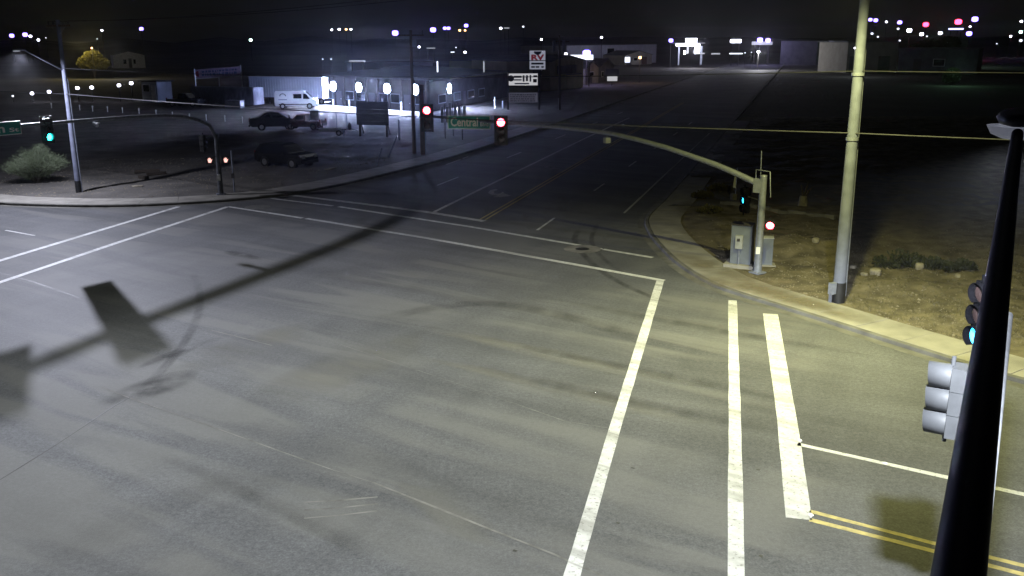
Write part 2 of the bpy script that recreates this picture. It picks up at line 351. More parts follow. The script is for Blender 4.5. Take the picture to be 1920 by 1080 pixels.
def z_ne(x, y):
    d = dist_line(x, y, NE_near) - 1.9; r = min(1, max(0, d / 2.5))
    edge = min(1, (60 - x) / 8, (y - 12) / 4, (118 - y) / 10); edge = max(0, edge)
    z = .115 + r * (.18 * nz(x, y, .35, 2) + .15 * nz(x, y, 1.1, 5) + .05 * abs(nz(x, y, 2.6, 1)))
    k_ = r * math.exp(-((x - 10.8) ** 2 / 9 + (y - 40.5) ** 2 / 16)); z += k_ * (.34 * nz(x, y, .75, 7) + .2 * nz(x, y, 1.7, 8)); q1 = g(1345, 470); z -= .35 * r * math.exp(-((x - q1.x) ** 2 / .5 + (y - q1.y) ** 2 / 5))
    m1 = g(1500, 470); z += .42 * math.exp(-((x - m1.x) ** 2 + (y - m1.y) ** 2) / 5.)         # spoil heap beside the cabinets
    m2 = g(1340, 430); z += .16 * r * math.exp(-((x - m2.x) ** 2 / 2 + (y - m2.y) ** 2 / 10.))
    m3 = g(1700, 505); z -= .30 * math.exp(-((x - m3.x) ** 2 / 14 + (y - m3.y - 1.2) ** 2 / 1.8))
    if r > 0 and 36 < y < 60: z += -.09 * r * max(0, 1 - abs(d - 1.2 - .3 * nz(x, y, .5)) / .28) - .07 * r * max(0, 1 - abs(d - 2.3 - .4 * nz(x, y, .4)) / .3)   # wheel ruts
    if d < 0: z = .10
    return -.1 + (z + .1) * edge
def z_nw(x, y):
    d = dist_line(x, y, NW_near) - 2.4; r = min(1, max(0, d / 3))
    edge = max(0, min(1, (x + 68) / 8, (112 - y) / 12))
    z = .12 + r * (.10 * nz(x, y, .25, 9) + .05 * nz(x, y, .9, 3) + .02 * nz(x, y, 2.5, 3))
    if d < 0: z = .10
    return -.1 + (z + .1) * edge
dirt_ne = terrain('dirt_verge', 6, 60, 12, 118, .5, z_ne, 'dirt')
lot_nw = terrain('vacant_lot', -68, 30, 53, 112, .6, z_nw, 'lot')
def hz(x, y): return z_ne(x, y) if x > 4 and y < 118 else z_nw(x, y)

# the yard in front of the lit building, slightly above the plain
yard = MB().flat([(-70, 104, -.02), (-6, 101, -.02), (8, 128, -.02), (12, 165, -.02), (-70, 190, -.02)]).build('gravel_yard', 'lot'); struct(yard)

# hills on the horizon
def hills():
    mb = MB(); n = 90; prof = [(0, 0), (.3, .35), (.6, .8), (1, 1), (1.6, .7)]; vs = []
    for i in range(n):
        a = R(-55 + 110 * i / (n - 1)); hh = 8.5 + 2 * noise.noise(Vector((i * .13, 0, 4))) + 4 * noise.noise(Vector((i * .5, 2, 1)))
        for k, (d, z) in enumerate(prof):
            r = 560 + 420 * d; vs.append((math.sin(a) * r, math.cos(a) * r, -.3 + hh * z))
    m = len(prof)
    mb.add(vs, [(i * m + k, (i + 1) * m + k, (i + 1) * m + k + 1, i * m + k + 1) for i in range(n - 1) for k in range(m - 1)], True)
    return struct(mb.build('hills', 'hill', fix=True))
hills()

# ------------------------------------------------------------------ painted markings (parts of the road)
def strip(pts, width, name='lane_line', m='paint', z=.005, px=True, parent=None):
    ps = [g(*p) if px else Vector((p[0], p[1], 0)) for p in pts]; mb = MB(); vs = []
    # subdivide and fray the edges a little
    q = [ps[0]]
    for a, b in zip(ps, ps[1:]):
        k = max(1, int((b - a).length / .8)); q += [a + (b - a) * (i / k) for i in range(1, k + 1)]
    for i, p in enumerate(q):
        t = (q[min(i + 1, len(q) - 1)] - q[max(i - 1, 0)]); t.z = 0; t.normalize(); nn = Vector((-t.y, t.x, 0))
        j = rnd.uniform(-.008, .008); vs += [(p.x + nn.x * (width / 2 + j), p.y + nn.y * (width / 2 + j), z), (p.x - nn.x * (width / 2 + j), p.y - nn.y * (width / 2 + j), z)]
    mb.add(vs, [(2 * i, 2 * i + 1, 2 * i + 3, 2 * i + 2) for i in range(len(q) - 1)])
    return mb.build(name, m, parent or road)
CW = 'crosswalk_line'
strip([(1238.8, 524), (1152.8, 803.5), (979, 1400)], .30, CW, z=.0055)
strip([(1373.6, 563.4), (1377.9, 790), (1383, 1400)], .31, CW)
strip([(1444.5, 588.6), (1476.2, 790), (1498, 973)], .50, 'stop_line')
strip([(-600, 671), (0, 488.8), (183.8, 433), (335, 387.5)], .30, CW)
strip([(-600, 729), (0, 529.5), (217.5, 456), (427.5, 387.5)], .30, CW, z=.0055)
strip([(427.5, 387.5), (567, 409)], .26, CW, 'paint_far', z=.005)
strip([(574, 409.8), (800, 446.5), (1122, 503.9), (1245, 526.5)], .30, CW, z=.006)
strip([(502.5, 371.5), (624, 386)], .24, CW, 'paint_far')
strip([(635, 387.5), (880, 425), (1127.8, 467)], .28, CW, 'paint_far')
strip([(1131, 467.6), (1223.6, 483)], .26, CW, 'paint_far')
strip([(547.5, 366.2), (710, 385.8), (810, 399), (908, 414.8)], .42, 'stop_line', 'paint_far')
strip([(813.9, 397.5), (994.4, 309.4), (1100, 258), (1180, 221)], .22, 'lane_line', 'paint_far', z=.0062)
for sgn in (-1, 1):
    a, b = g(905, 411.8), g(1066.7, 317.4); t = (b - a).normalized(); nn = Vector((t.y, -t.x, 0)) * .15 * sgn
    strip([a + nn, a + t * 95 + nn], .12, 'yellow_line', 'yellow', px=False, z=.0064)
def dashes(a, b, n, ln, gap, wd, m='dash'):
    a, b = g(*a), g(*b); t = (b - a).normalized()
    for i in range(n): strip([a + t * (i * (ln + gap)), a + t * (i * (ln + gap) + ln)], wd, 'lane_dash', m, px=False)
strip([(1007, 431.7), (1039.4, 408.9)], .14, 'lane_dash', 'paint_far')
dashes((1113.9, 357.8), (1135.3, 342.8), 5, 3.1, 9, .13)
strip([(1170, 399.7), (1247.8, 326.7), (1330, 250)], .13, 'edge_line', 'dash')
dashes((819.4, 347.8), (853.3, 334.4), 5, 4., 11.3, .13)
strip([(836, 309), (863, 299)], .13, 'lane_dash', 'dash'); strip([(868, 297), (878, 293.6)], .13, 'lane_dash', 'dash')
strip([(10, 431.8), (65, 441.8)], .13, 'lane_dash', 'paint')
strip([(1495.6, 832.8), (1776, 895.3), (1920, 927.2), (2300, 1012)], .17, 'lane_line')
strip([(1518, 958.5), (1751, 1019), (1920, 1061), (2200, 1132)], .13, 'yellow_line', 'yellow')
strip([(1518, 974.5), (1748, 1033), (1920, 1077.5), (2200, 1150)], .15, 'yellow_line', 'yellow')
arrow = [(415, 438), (428, 420), (468, 411), (480, 417), (457, 426), (452, 436), (474, 446), (500, 440), (512, 429), (526, 442), (570, 458), (500, 466), (448, 466), (482, 455), (440, 450)]
MB().flat([g(800 + x / 3.6, 240 + y / 3.6, .006) for x, y in arrow]).build('turn_arrow', 'dash', road)
MB().flat([g(1035 + (x - 490) / 3.6 * .72, 314 + (y - 440) / 3.6 * .5, .006) for x, y in arrow]).build('turn_arrow', mat('faint_paint', (.16, .15, .15)), road)
# manholes
def disc(c, r, z, name, m, parent, n=28, sq=1.):
    mb = MB(); mb.flat([(c.x + r * math.cos(2 * math.pi * k / n), c.y + r * sq * math.sin(2 * math.pi * k / n), z) for k in range(n)]); return mb.build(name, m, parent)
mh = g(1092, 467); disc(mh, .86, .0075, 'manhole_collar', 'concrete_d', road); mc = disc(mh, .33, .0115, 'manhole_cover', 'iron', road)
disc(g(483, 388.5), .75, .0075, 'manhole_collar', mat('dull_collar', (.14, .14, .13)), road)
# joints, cracks and stains in the asphalt
JT = mat('joint_sealer', (.165, .16, .15), .9, var=.25, scale=2); CR = mat('crack_filler', (.045, .043, .04), .7, var=.2)
strip([(190, 726), (248, 748), (430, 812), (620, 880), (700, 905)], .035, 'joint', JT)
strip([(700, 905), (900, 985), (1040, 1040), (1140, 1085)], .06, 'joint', JT)
strip([(390, 618), (440, 630), (510, 648)], .04, 'joint', JT)
strip([(620, 640), (860, 720), (1060, 790), (1160, 806)], .02, 'joint', JT)
strip([(0, 900), (100, 838), (215, 762), (250, 742)], .03, 'crack', CR)
strip([(0, 512), (60, 528), (130, 552), (150, 560)], .04, 'crack', CR)
for k in range(3):
    strip([(570, 942 + k * 15), (640, 938 + k * 14), (708, 932 + k * 13)], .05, 'scrape', JT)
def stain_patch(c, rx, ry, az, name, m, z=.003, seed=0, px=True):
    c = g(*c) if px else Vector(c); rings = 8; n = 40; strength = .4 if name == 'tyre_mark' else .75; vs = [(c.x, c.y, z)]; fade = [strength]; e = azv(az); e2 = Vector((e.y, -e.x, 0))
    for r_ in range(1, rings + 1):
        for k in range(n):
            a = 2 * math.pi * k / n; q = r_ / rings * (1 + .3 * noise.noise(Vector((math.cos(a) * 1.2, math.sin(a) * 1.2, seed))))
            p = c + e * (math.cos(a) * rx * q) + e2 * (math.sin(a) * ry * q); vs.append((p.x, p.y, z)); fade.append(strength * max(0, 1 - (r_ / rings) ** 1.5))
    fs = [(0, 1 + k, 1 + (k + 1) % n) for k in range(n)]
    for r_ in range(rings - 1):
        for k in range(n): fs.append((1 + r_ * n + k, 1 + (r_ + 1) * n + k, 1 + (r_ + 1) * n + (k + 1) % n, 1 + r_ * n + (k + 1) % n))
    mb = MB(); mb.add(vs, fs); o = mb.build(name, m, road)
    at_ = o.data.attributes.new('fade', 'FLOAT', 'POINT'); at_.data.foreach_set('value', fade)
    return o
OIL = stain('oil_stain', (.035, .034, .032), .46, .14, 1.1); DUST = stain('dust_patch', (.19, .185, .165), .46, .16, .8, (1, .35, 1), -56); TYRE = stain('tyre_mark', (.04, .04, .038), .45, .2, 1.5, (1, .3, 1), 20)
stain_patch((290, 725), 1.7, .8, 30, 'oil_stain', OIL, seed=1)
stain_patch((330, 662), 1.6, .35, 25, 'oil_stain', OIL, seed=2)
stain_patch((455, 478), 1.5, .4, -50, 'oil_stain', OIL, seed=3)
stain_patch((840, 960), 1.7, .6, -40, 'dust_patch', DUST, seed=4)
stain_patch((640, 690), 4.2, 1.3, 35, 'dust_patch', DUST, seed=5)
stain_patch((460, 650), 3., 1.1, 35, 'dust_patch', DUST, seed=6)
stain_patch((1010, 660), 5.5, .55, -55, 'dust_patch', DUST, seed=7)
stain_patch((1050, 730), 5., .45, -55, 'dust_patch', DUST, z=.0034, seed=8)
stain_patch((1180, 690), 5.5, .4, -57, 'tyre_mark', TYRE, z=.0038, seed=9)
stain_patch((1150, 745), 5.5, .4, -57, 'tyre_mark', TYRE, z=.0042, seed=10)
stain_patch((1300, 610), 6., .5, -55, 'tyre_mark', TYRE, z=.0038, seed=11)
SAND = stain('blown_sand', (.22, .19, .135), .42, .2, .9)
for i, (x, y, rx, ry, az) in enumerate(((1330, 500, 3., 1.0, -25), (1400, 535, 3.2, 1.2, -40), (1310, 440, 3., .9, 5), (1480, 560, 2.6, .9, -35), (1290, 390, 3., .8, 15), (1560, 582, 2., .6, -30))):
    o = stain_patch(g(x, y, .14), rx, ry, az, 'blown_sand', SAND, z=.1535 + .0008 * i, seed=30 + i, px=False); par(o, side_ne)
def tyre_curve(pts, wd=.3, k=.35):
    ps = smooth_line([g(*p).xy for p in pts], 2); nn = side_normals(ps); vs = []; fade = []; n = len(ps)
    for i, (p, q) in enumerate(zip(ps, nn)):
        e = min(1, i / 4, (n - 1 - i) / 4)
        for s_, f_ in ((-1, 0), (-.4, 1), (.4, 1), (1, 0)): vs.append((p.x + q.x * wd * s_, p.y + q.y * wd * s_, .0046)); fade.append(f_ * k * e)
    mb = MB(); mb.add(vs, [(i * 4 + a, i * 4 + a + 1, i * 4 + a + 5, i * 4 + a + 4) for i in range(n - 1) for a in range(3)]); o = mb.build('tyre_mark', TYRE, road)
    at_ = o.data.attributes.new('fade', 'FLOAT', 'POINT'); at_.data.foreach_set('value', fade)
tyre_curve([(1085, 430), (1075, 450), (1090, 475), (1130, 512), (1190, 545), (1260, 570)], .2, .4)
tyre_curve([(1120, 420), (1105, 450), (1125, 482), (1180, 520)], .16, .35)
tyre_curve([(250, 748), (330, 668), (372, 600), (376, 550), (362, 510)], .2, .35)
tyre_curve([(60, 1080), (260, 960), (420, 905), (560, 900), (700, 960), (820, 1060)], .6, .08)
tyre_curve([(380, 905), (480, 930), (620, 990), (720, 1050)], .4, .1)
tyre_curve([(300, 850), (420, 905), (560, 975), (760, 1075)], .25, .14)
tyre_curve([(1285, 420), (1277, 445), (1290, 485), (1330, 525)], .15, .8)
tyre_curve([(1305, 395), (1290, 430), (1300, 470), (1345, 515)], .15, .8)
tyre_curve([(700, 600), (900, 560), (1100, 600), (1240, 650)], .5, .3)

# ================================================================== STREET LAMPS, SIGNALS
def lamp_light(parent, loc, power, col, spread=1.0, size=.12, aim=None, expo=2., cmin=.36, blend=.45, cone=142, fwd=None, back=.12, span=(-.55, .45)):
    d = bpy.data.lights.new('lamp_light', 'SPOT'); d.energy = power; d.color = col; d.spot_size = R(cone); d.spot_blend = blend; d.shadow_soft_size = size
    d.use_nodes = True; nt = d.node_tree; em = nt.nodes['Emission']
    ge = _n(nt, 'ShaderNodeNewGeometry'); sp = _n(nt, 'ShaderNodeSeparateXYZ'); nt.links.new(ge.outputs['Incoming'], sp.inputs[0])
    ab = _n(nt, 'ShaderNodeMath', operation='ABSOLUTE'); nt.links.new(sp.outputs[2], ab.inputs[0])
    mx = _n(nt, 'ShaderNodeMath', operation='MAXIMUM'); nt.links.new(ab.outputs[0], mx.inputs[0]); mx.inputs[1].default_value = cmin
    pw = _n(nt, 'ShaderNodeMath', operation='POWER'); nt.links.new(mx.outputs[0], pw.inputs[0]); pw.inputs[1].default_value = -expo   # wide street optics: more light sideways than straight down
    out = pw.outputs[0]
    if fwd is not None:                      # street optics throw the light to the road side, little behind the pole
        f = Vector((fwd[0], fwd[1], 0)).normalized()
        dp = _n(nt, 'ShaderNodeVectorMath', operation='DOT_PRODUCT'); nt.links.new(ge.outputs['Incoming'], dp.inputs[0]); dp.inputs[1].default_value = f
        mr = _n(nt, 'ShaderNodeMapRange'); mr.interpolation_type = 'SMOOTHSTEP'; mr.inputs[1].default_value = span[0]; mr.inputs[2].default_value = span[1]; mr.inputs[3].default_value = 0; mr.inputs[4].default_value = 1
        nt.links.new(dp.outputs['Value'], mr.inputs[0]); ml = _n(nt, 'ShaderNodeMix', data_type='FLOAT'); nt.links.new(mr.outputs[0], ml.inputs[0]); bk = _n(nt, 'ShaderNodeMath', operation='MULTIPLY'); nt.links.new(ab.outputs[0], bk.inputs[0]); bk.inputs[1].default_value = back; nt.links.new(bk.outputs[0], ml.inputs[2]); nt.links.new(out, ml.inputs[3]); out = ml.outputs[0]
    nt.links.new(out, em.inputs['Strength'])
    o = bpy.data.objects.new('lamp_light', d); COL.objects.link(o); o.location = loc
    if aim is not None: o.rotation_euler = (Vector(aim) - Vector(loc)).to_track_quat('-Z', 'Y').to_euler()
    par(o, parent); return o
def luminaire(parent, loc, direc, m_face, name='luminaire', L_=.62, W_=.30, m='galv'):
    """cobra-head street light, arm coming in from -direc"""
    ex = Vector((direc.x, direc.y, 0)).normalized(); ey = Vector((-ex.y, ex.x, 0)); c = Vector(loc)
    secs = [(-.5, .05, .05, .0), (-.38, .10, .07, .0), (-.15, .14, .085, 0), (.1, .15, .085, 0), (.28, .13, .07, 0), (.36, .06, .04, 0)]
    mb = MB(); vs = []; n = 14
    for s, wd, hh, dz in secs:
        for k in range(n):
            a = 2 * math.pi * k / n; yy = math.cos(a) * wd * W_ / .3; zz = math.sin(a) * hh; zz = max(zz, -.035)
            vs.append(c + ex * (s * L_ / .62) + ey * yy + Z * (zz + dz + .03))
    fs = [(i * n + k, i * n + (k + 1) % n, (i + 1) * n + (k + 1) % n, (i + 1) * n + k) for i in range(len(secs) - 1) for k in range(n)] + [tuple(range(n)), tuple(reversed(range(n * (len(secs) - 1), n * len(secs))))]
    mb.add(vs, fs, True); o = mb.build(name, m, parent, fix=True)
    MB().box(c + ex * .1 + Z * -.012, (.3, .2, .014), math.atan2(ex.y, ex.x)).build('lamp_face', m_face, o)
    return o

# --- utility pole on the north-east corner with the yellow-green street light
def util_pole(base, toppx, hgt, r0, r1, label, m='pole_c', wrap=True, name='utility_pole'):
    t = thing(name, base, label, 'utility pole')
    top = base + Z * hgt
    MB().tube([base - Z * .3, base + Z * (hgt * .5), top], [r0, (r0 + r1) / 2, r1], 18).build('pole', m, t)
    if wrap: MB().tube([base - Z * .1, base + Z * .75], [r0 + .012, r0 + .012], 18).build('base_wrap', 'black', t)
    return t, top
bNE = g(1571, 566, .12); uNE, uNE_top = util_pole(bNE, None, 13.2, .225, .14, 'tall pale utility pole with black base wrap on the right corner dirt')
L1 = Vector((10.2, 29.0, 11.6))
a0 = bNE + Z * 11.2; dirL = (L1 - a0); dirL.z = 0; dirL.normalize()
MB().tube([a0, a0 + dirL * .8 + Z * .35, a0 + dirL * 2.4 + Z * .55, L1 - dirL * .45 + Z * .05], [.05, .045, .04, .03], 10).build('lamp_arm', 'galv', uNE)
lumNE = luminaire(uNE, L1, dirL, 'led_y')
lamp_light(uNE, L1 - Z * .1, P_RIGHT, (1., .985, .35), aim=L1 - Z, fwd=(-.45, -.89), back=.6, expo=-.9, cone=164, blend=.5)
for zz in (12.6,):
    cr = azv(AZ_B + 40); MB().box(bNE + Z * zz, (2.6, .1, .13), math.atan2(cr.y, cr.x)).build('crossarm', 'wood', uNE)
MB().tube([bNE + Z * .2 + Vector((.27, .1, 0)), bNE + Z * 8.9 + Vector((.2, .1, 0))], .045, 8).build('conduit', 'galv', uNE)
MB().box(bNE + Vector((-.3, -.15, .55)), (.22, .18, .42), .4).build('junction_box', 'galv', uNE)
MB().box(bNE + Vector((-.33, -.1, .18)), (.08, .08, .35), .4).build('box_post', 'galv', uNE)
for zz in (8.1, 5.9): MB().tube([bNE + Z * (zz - .05), bNE + Z * (zz + .05)], [.215, .215], 16).build('band', 'galv', uNE)

# --- left utility pole with the bluish-white street light
bNW = g(148, 361, .12); uNW, _ = util_pole(bNW, None, 10.5, .17, .11, 'grey utility pole with black base wrap and lamp arm behind the left bush')
L2 = Vector((-28.5, 56.0, 8.85))
pa = inplane(107, 133, bNW, math.atan2((L2 - bNW).x, (L2 - bNW).y)); pa = Vector((bNW.x, bNW.y, pa.z))
d2 = (L2 - pa); d2.z = 0; d2.normalize()
MB().tube([pa, pa + (L2 - pa) * .5 + Z * .12, L2 - d2 * .4 + Z * .04], [.045, .04, .032], 10).build('lamp_arm', 'galv', uNW)
luminaire(uNW, L2, d2, 'led'); lamp_light(uNW, L2 - Z * .1, P_LEFT, (.80, .83, 1.), aim=L2 - Z, fwd=(-.05, -1), back=.85, span=(-.1, .78), expo=1.8, cmin=.25, cone=166, blend=.2)
cr = Vector((.75, -.66, 0)); MB().box(bNW + Z * 10.15, (3.0, .1, .12), math.atan2(cr.y, cr.x)).build('crossarm', 'wood', uNW)
for s in (-1.35, -.7, .7, 1.35):
    q = bNW + Z * 10.21 + cr * s; MB().tube([q, q + Z * .12, q + Z * .22], [.03, .06, .03], 8).build('insulator', 'dwall', uNW)
for s in (-1, 1): MB().tube([bNW + Z * 9.6, bNW + Z * 10.1 + cr * .9 * s], .02, 6).build('brace', 'galv', uNW)
MB().tube([bNW + Vector((.2, .05, 0)), bNW + Vector((.13, .05, 7))], .04, 8).build('conduit', 'galv', uNW)

# --- traffic signals
def signal(name, c, face, lit, label, lensm='lens_red', vis='black', hous='black', sec=.345, n=3, backplate=False, r=.15, vl=.24, group=None, lit_idx=0, tilt=0.):
    ex = Vector((face.x, face.y, 0)).normalized(); ey = Vector((-ex.y, ex.x, 0)); c = Vector(c); yaw = math.atan2(ex.y, ex.x)
    t = thing(name, c, label, 'traffic light', group)
    mb = MB()
    for i in range(n):
        zc = ((n - 1) / 2 - i) * sec
        mb.box(c + Z * zc - ex * .09, (.17, sec * .97, sec * .975), yaw); mb.box(c + Z * zc - ex * .19, (.05, sec * .8, sec * .8), yaw)
    mb.tube([c + Z * (n / 2 * sec), c + Z * (n / 2 * sec + .12)], .03, 8); mb.tube([c - Z * (n / 2 * sec), c - Z * (n / 2 * sec + .1)], .03, 8)
    mb.build('housing', hous, t)
    if backplate:
        bp = MB(); hw, hh = sec / 2 + .13, n * sec / 2 + .13
        for (yy, zz, sy, sz) in ((hw - .06, 0, .13, 2 * hh), (-hw + .06, 0, .13, 2 * hh), (0, hh - .06, 2 * hw - .26, .12), (0, -hh + .06, 2 * hw - .26, .12)):
            bp.box(c + ey * yy + Z * zz - ex * .03, (.012, sy, sz), yaw)
        bp.build('backplate', 'black', t)
    for i in range(n):
        zc = c + Z * ((n - 1) / 2 - i) * sec; k = 20; vs = []
        on = (i == lit_idx) and lit
        ln = MB(); vv = [zc + ex * .035] + [zc + ex * .004 + ey * (math.cos(2 * math.pi * q / k) * r) + Z * (math.sin(2 * math.pi * q / k) * r) for q in range(k)]
        ln.add(vv, [(0, 1 + q, 1 + (q + 1) % k) for q in range(k)], True); ln.build('lens', lensm if on else 'lens_off', t, fix=False)
        m2 = MB(); ro = r + .015; arc = [R(-68 + 316 * q / 22) for q in range(23)]       # tunnel visor with a slot underneath
        for thick in (0, .006):
            vs += [zc + ex * .0 + ey * (math.cos(a) * (ro + thick)) + Z * (math.sin(a) * (ro + thick)) for a in arc]
            vs += [zc + ex * (vl * (.93 + .07 * math.sin(a))) + ey * (math.cos(a) * (ro + thick)) + Z * (math.sin(a) * (ro + thick)) for a in arc]
        q_ = len(arc); fs = []
        for q in range(q_ - 1):
            fs += [(q, q + 1, q_ + q + 1, q_ + q), (2 * q_ + q, 3 * q_ + q, 3 * q_ + q + 1, 2 * q_ + q + 1), (q_ + q, q_ + q + 1, 3 * q_ + q + 1, 3 * q_ + q)]
        m2.add(vs, fs, True); m2.build('visor', vis, t)
    return t

# north-east mast arm (spans the far leg of the main road)
bS = g(1420, 513, .11); azS = R(AZ_B); P_ = lambda x, y: inplane(x, y, bS, azS)
ne = thing('signal_mast', bS, 'galvanised signal mast with long curved arm on the right corner', 'signal mast')
topS = P_(1432, 331); hS = topS.z - bS.z
MB().tube([bS - Z * .2, bS + Z * 2, bS + Z * hS], [.165, .15, .135], 20).build('pole', 'galv', ne)
MB().tube([bS + Z * hS, bS + Z * (hS + .05), bS + Z * (hS + .07)], [.14, .14, .05], 20).build('cap', 'galv', ne)
MB().box(bS + Z * .06, (.5, .5, .06), .6).build('base_plate', 'galv', ne)
armpx = [(1416, 342), (1380, 325), (1340, 308), (1300, 294), (1250, 277), (1200, 263), (1150, 251), (1100, 244), (1040, 238), (980, 233.5), (925, 229), (860, 223), (800, 216)]
arm = [P_(*p) for p in armpx]
MB().tube(arm, [.125 - .065 * i / (len(arm) - 1) for i in range(len(arm))], 16).build('arm', 'galv', ne)
MB().box(P_(1424, 348), (.42, .26, .55), math.atan2(azv(AZ_B).y, azv(AZ_B).x)).build('arm_bracket', 'galv', ne)
MB().tube([P_(1427, 340) + Vector((.0, .1, 0)), P_(1428, 283)], .018, 6).build('antenna', 'galv', ne)
MB().tube([P_(1441, 370) + Vector((.08, 0, 0)), P_(1444, 322), P_(1432, 320), P_(1418, 318), P_(1417, 336)], .02, 6).build('conduit', 'galv', ne)
MB().box(P_(1421, 468) + Vector((-.05, -.18, 0)), (.17, .07, .28), .1).build('push_button_sign', 'sign_white', ne)
dc = P_(1138, 263); MB().box(dc, (.26, .2, .24), .6).build('detector_box', 'housing', ne)
MB().tube([P_(1138, 253), P_(1138, 259)], .02, 6).build('detector_bracket', 'galv', ne)
fS = Vector((-.10, -1, 0))
signal('traffic_signal', P_(941, 243) + Vector((-.04, -.45, 0)), fS, True, 'red traffic signal beside the right end of the green street sign', backplate=True, r=.18, sec=.38, vl=.15)
signal('traffic_signal', P_(802, 220) + Vector((-.0, -.4, 0)), fS, True, 'red traffic signal at the tip of the far mast arm', backplate=True, r=.18, sec=.38, vl=.15)
# green street name sign
def name_sign(c, ex, wd, hh, label, word, small, tw, lab_n='street_sign', back=True):
    ez = ex.cross(Z); c = Vector(c); t = thing(lab_n, c, label, 'street sign'); yaw = math.atan2(ex.y, ex.x)
    MB().box(c, (wd, .03, hh), yaw).build('panel', 'green_sign', t)
    b = MB(); bw = .035
    for dx, dz, sx, sz in ((0, hh / 2 - bw / 2, wd, bw), (0, -hh / 2 + bw / 2, wd, bw), (wd / 2 - bw / 2, 0, bw, hh - 2 * bw), (-wd / 2 + bw / 2, 0, bw, hh - 2 * bw)):
        b.box(c + ex * dx + Z * dz + ez * .018, (sx, .008, sz), yaw)
    b.build('border', 'sign_white', t)
    text_mesh(word, hh * .88, c + ez * .02 + ex * (-wd * .43) + Z * (-hh * .27), ex, Z, 'lettering', 'sign_white', t, bold=.012, fit=wd * tw)
    text_mesh(small, hh * .42, c + ez * .02 + ex * (wd * .26) + Z * (-hh * .27), ex, Z, 'lettering', 'sign_white', t, bold=.004, fit=wd * .19)
    for s in (-.3, .3): MB().box(c + ex * wd * s - ez * .06 + Z * .02, (.05, .09, hh * .8), yaw).build('bracket', 'galv', t)
    return t
sgn_l, sgn_r = P_(840.5, 225), P_(921, 230)
exS = Vector((1, -.13, 0)).normalized(); wdS = (921 - 840) / F * ((sgn_l + sgn_r) / 2).y * 1.0
name_sign((sgn_l + sgn_r) / 2 + Vector((0, -.35, -.02)), exS, wdS * .985, .66, 'green street name sign reading Central Blvd on the far mast arm', 'Central', 'Blvd', .64)
# side-mounted signals on the same mast
signal('traffic_signal', P_(1438, 421) + Vector((.12, -.05, -.02)), Vector((-.35, -1, 0)), True, 'red signal on the right side of the galvanised corner mast', n=1, r=.15, sec=.37)
hd = P_(1403, 372) + Vector((-.1, .25, -.12)); signal('traffic_signal', hd, Vector((-.94, -.26, 0)), True, 'black side-on traffic signal left of the galvanised corner mast with pale blue glow', lensm='lens_cyan', lit_idx=1, vl=.13, vis='jet', hous='jet')
MB().tube([hd + Vector((0, 0, .2)), bS + Z * 3.0], .025, 6).build('signal_bracket', 'black', ne)

# controller cabinets
cab = g(1392, 503, .13); yc = R(-20)
t = thing('controller_cabinet', cab, 'large grey signal controller cabinet with meter box beside the corner mast', 'cabinet')
ca = Matrix.Rotation(R(-24), 3, 'Z'); cpos = cab + Vector((.05, .45, 0)); q_ = lambda x, y, z: cpos + ca @ Vector((x, y, z))
MB().box(cpos + Z * .06, (1.3, 1.1, .16), R(-24)).build('concrete_base', 'concrete', t)
MB().box(cpos + Z * .96, (.84, .62, 1.65), R(-24)).build('cabinet_body', 'grey_box', t)
MB().box(cpos + Z * 1.80, (.92, .70, .05), R(-24)).build('roof', 'frame_d', t)
MB().box(q_(.02, -.32, .96), (.78, .025, 1.56), R(-24)).build('door', 'grey_box', t)
mt_ = MB().box(q_(-.06, -.42, 1.1), (.3, .17, .55), R(-24)).build('meter_box', 'housing', t)
MB().box(q_(-.08, -.51, 1.2), (.12, .02, .12), R(-24)).build('meter_window', 'frame_d', mt_)
MB().tube([q_(-.05, -.4, .84), q_(-.05, -.4, .1)], .035, 8).build('meter_conduit', 'galv', t)
MB().box(q_(.43, .0, .95), (.02, .62, 1.6), R(-24)).build('side_sheet', 'black', t)  # black sheet painting the cabinet's unlit side
c2 = g(1436, 503, .12) + Vector((.15, .5, 0)); t = thing('service_cabinet', c2, 'narrow grey service cabinet right behind the corner mast', 'cabinet')
MB().box(c2 + Z * .62, (.42, .4, 1.15), R(-10)).build('cabinet_body', 'grey_box', t); MB().box(c2 + Z * 1.215, (.46, .44, .04), R(-10)).build('roof', 'housing', t); MB().box(c2 + Z * .03, (.7, .6, .09), R(-10)).build('concrete_base', 'concrete', t)

# north-west mast with arm over the left leg
bN = g(414.5, 365.5, .12); AZN = 203.2; azN = R(AZN); N_ = lambda x, y: inplane(x, y, bN, azN)
nw = thing('signal_mast', bN, 'signal mast with arm reaching over the left crosswalk', 'signal mast')
hN = N_(404, 252).z - bN.z
MB().tube([bN - Z * .2, bN + Z * 2, bN + Z * hN], [.17, .15, .13], 18).build('pole', 'galv_d', nw)
armN = [bN + Z * (hN - .25), N_(393, 235), N_(372, 225), N_(342, 218.5), N_(306, 216.5), N_(240, 219.5), N_(180, 224), N_(130, 228), N_(75, 232.5), N_(0, 237.5), N_(-80, 243), N_(-150, 248)]
MB().tube(armN, [.105 - .004 * i for i in range(len(armN))], 14).build('arm', 'galv_d', nw)
MB().box(bN + Z * .06, (.5, .5, .07), .4).build('base_plate', 'galv', nw)
MB().tube([bN + Z * hN, bN + Z * (hN + .06), bN + Z * (hN + .08)], [.135, .135, .05], 18).build('cap', 'galv', nw)
MB().box(bN + Vector((.0, -.18, 1.1)), (.2, .08, .36), .2).build('push_button_sign', 'sign_white', nw)
fN = Vector((.93, -.62, 0))
signal('traffic_signal', N_(89, 243) + Z * .0, fN, True, 'lit green traffic signal hanging above the left bush', lensm='lens_green', lit_idx=2, backplate=True, r=.17, sec=.36)
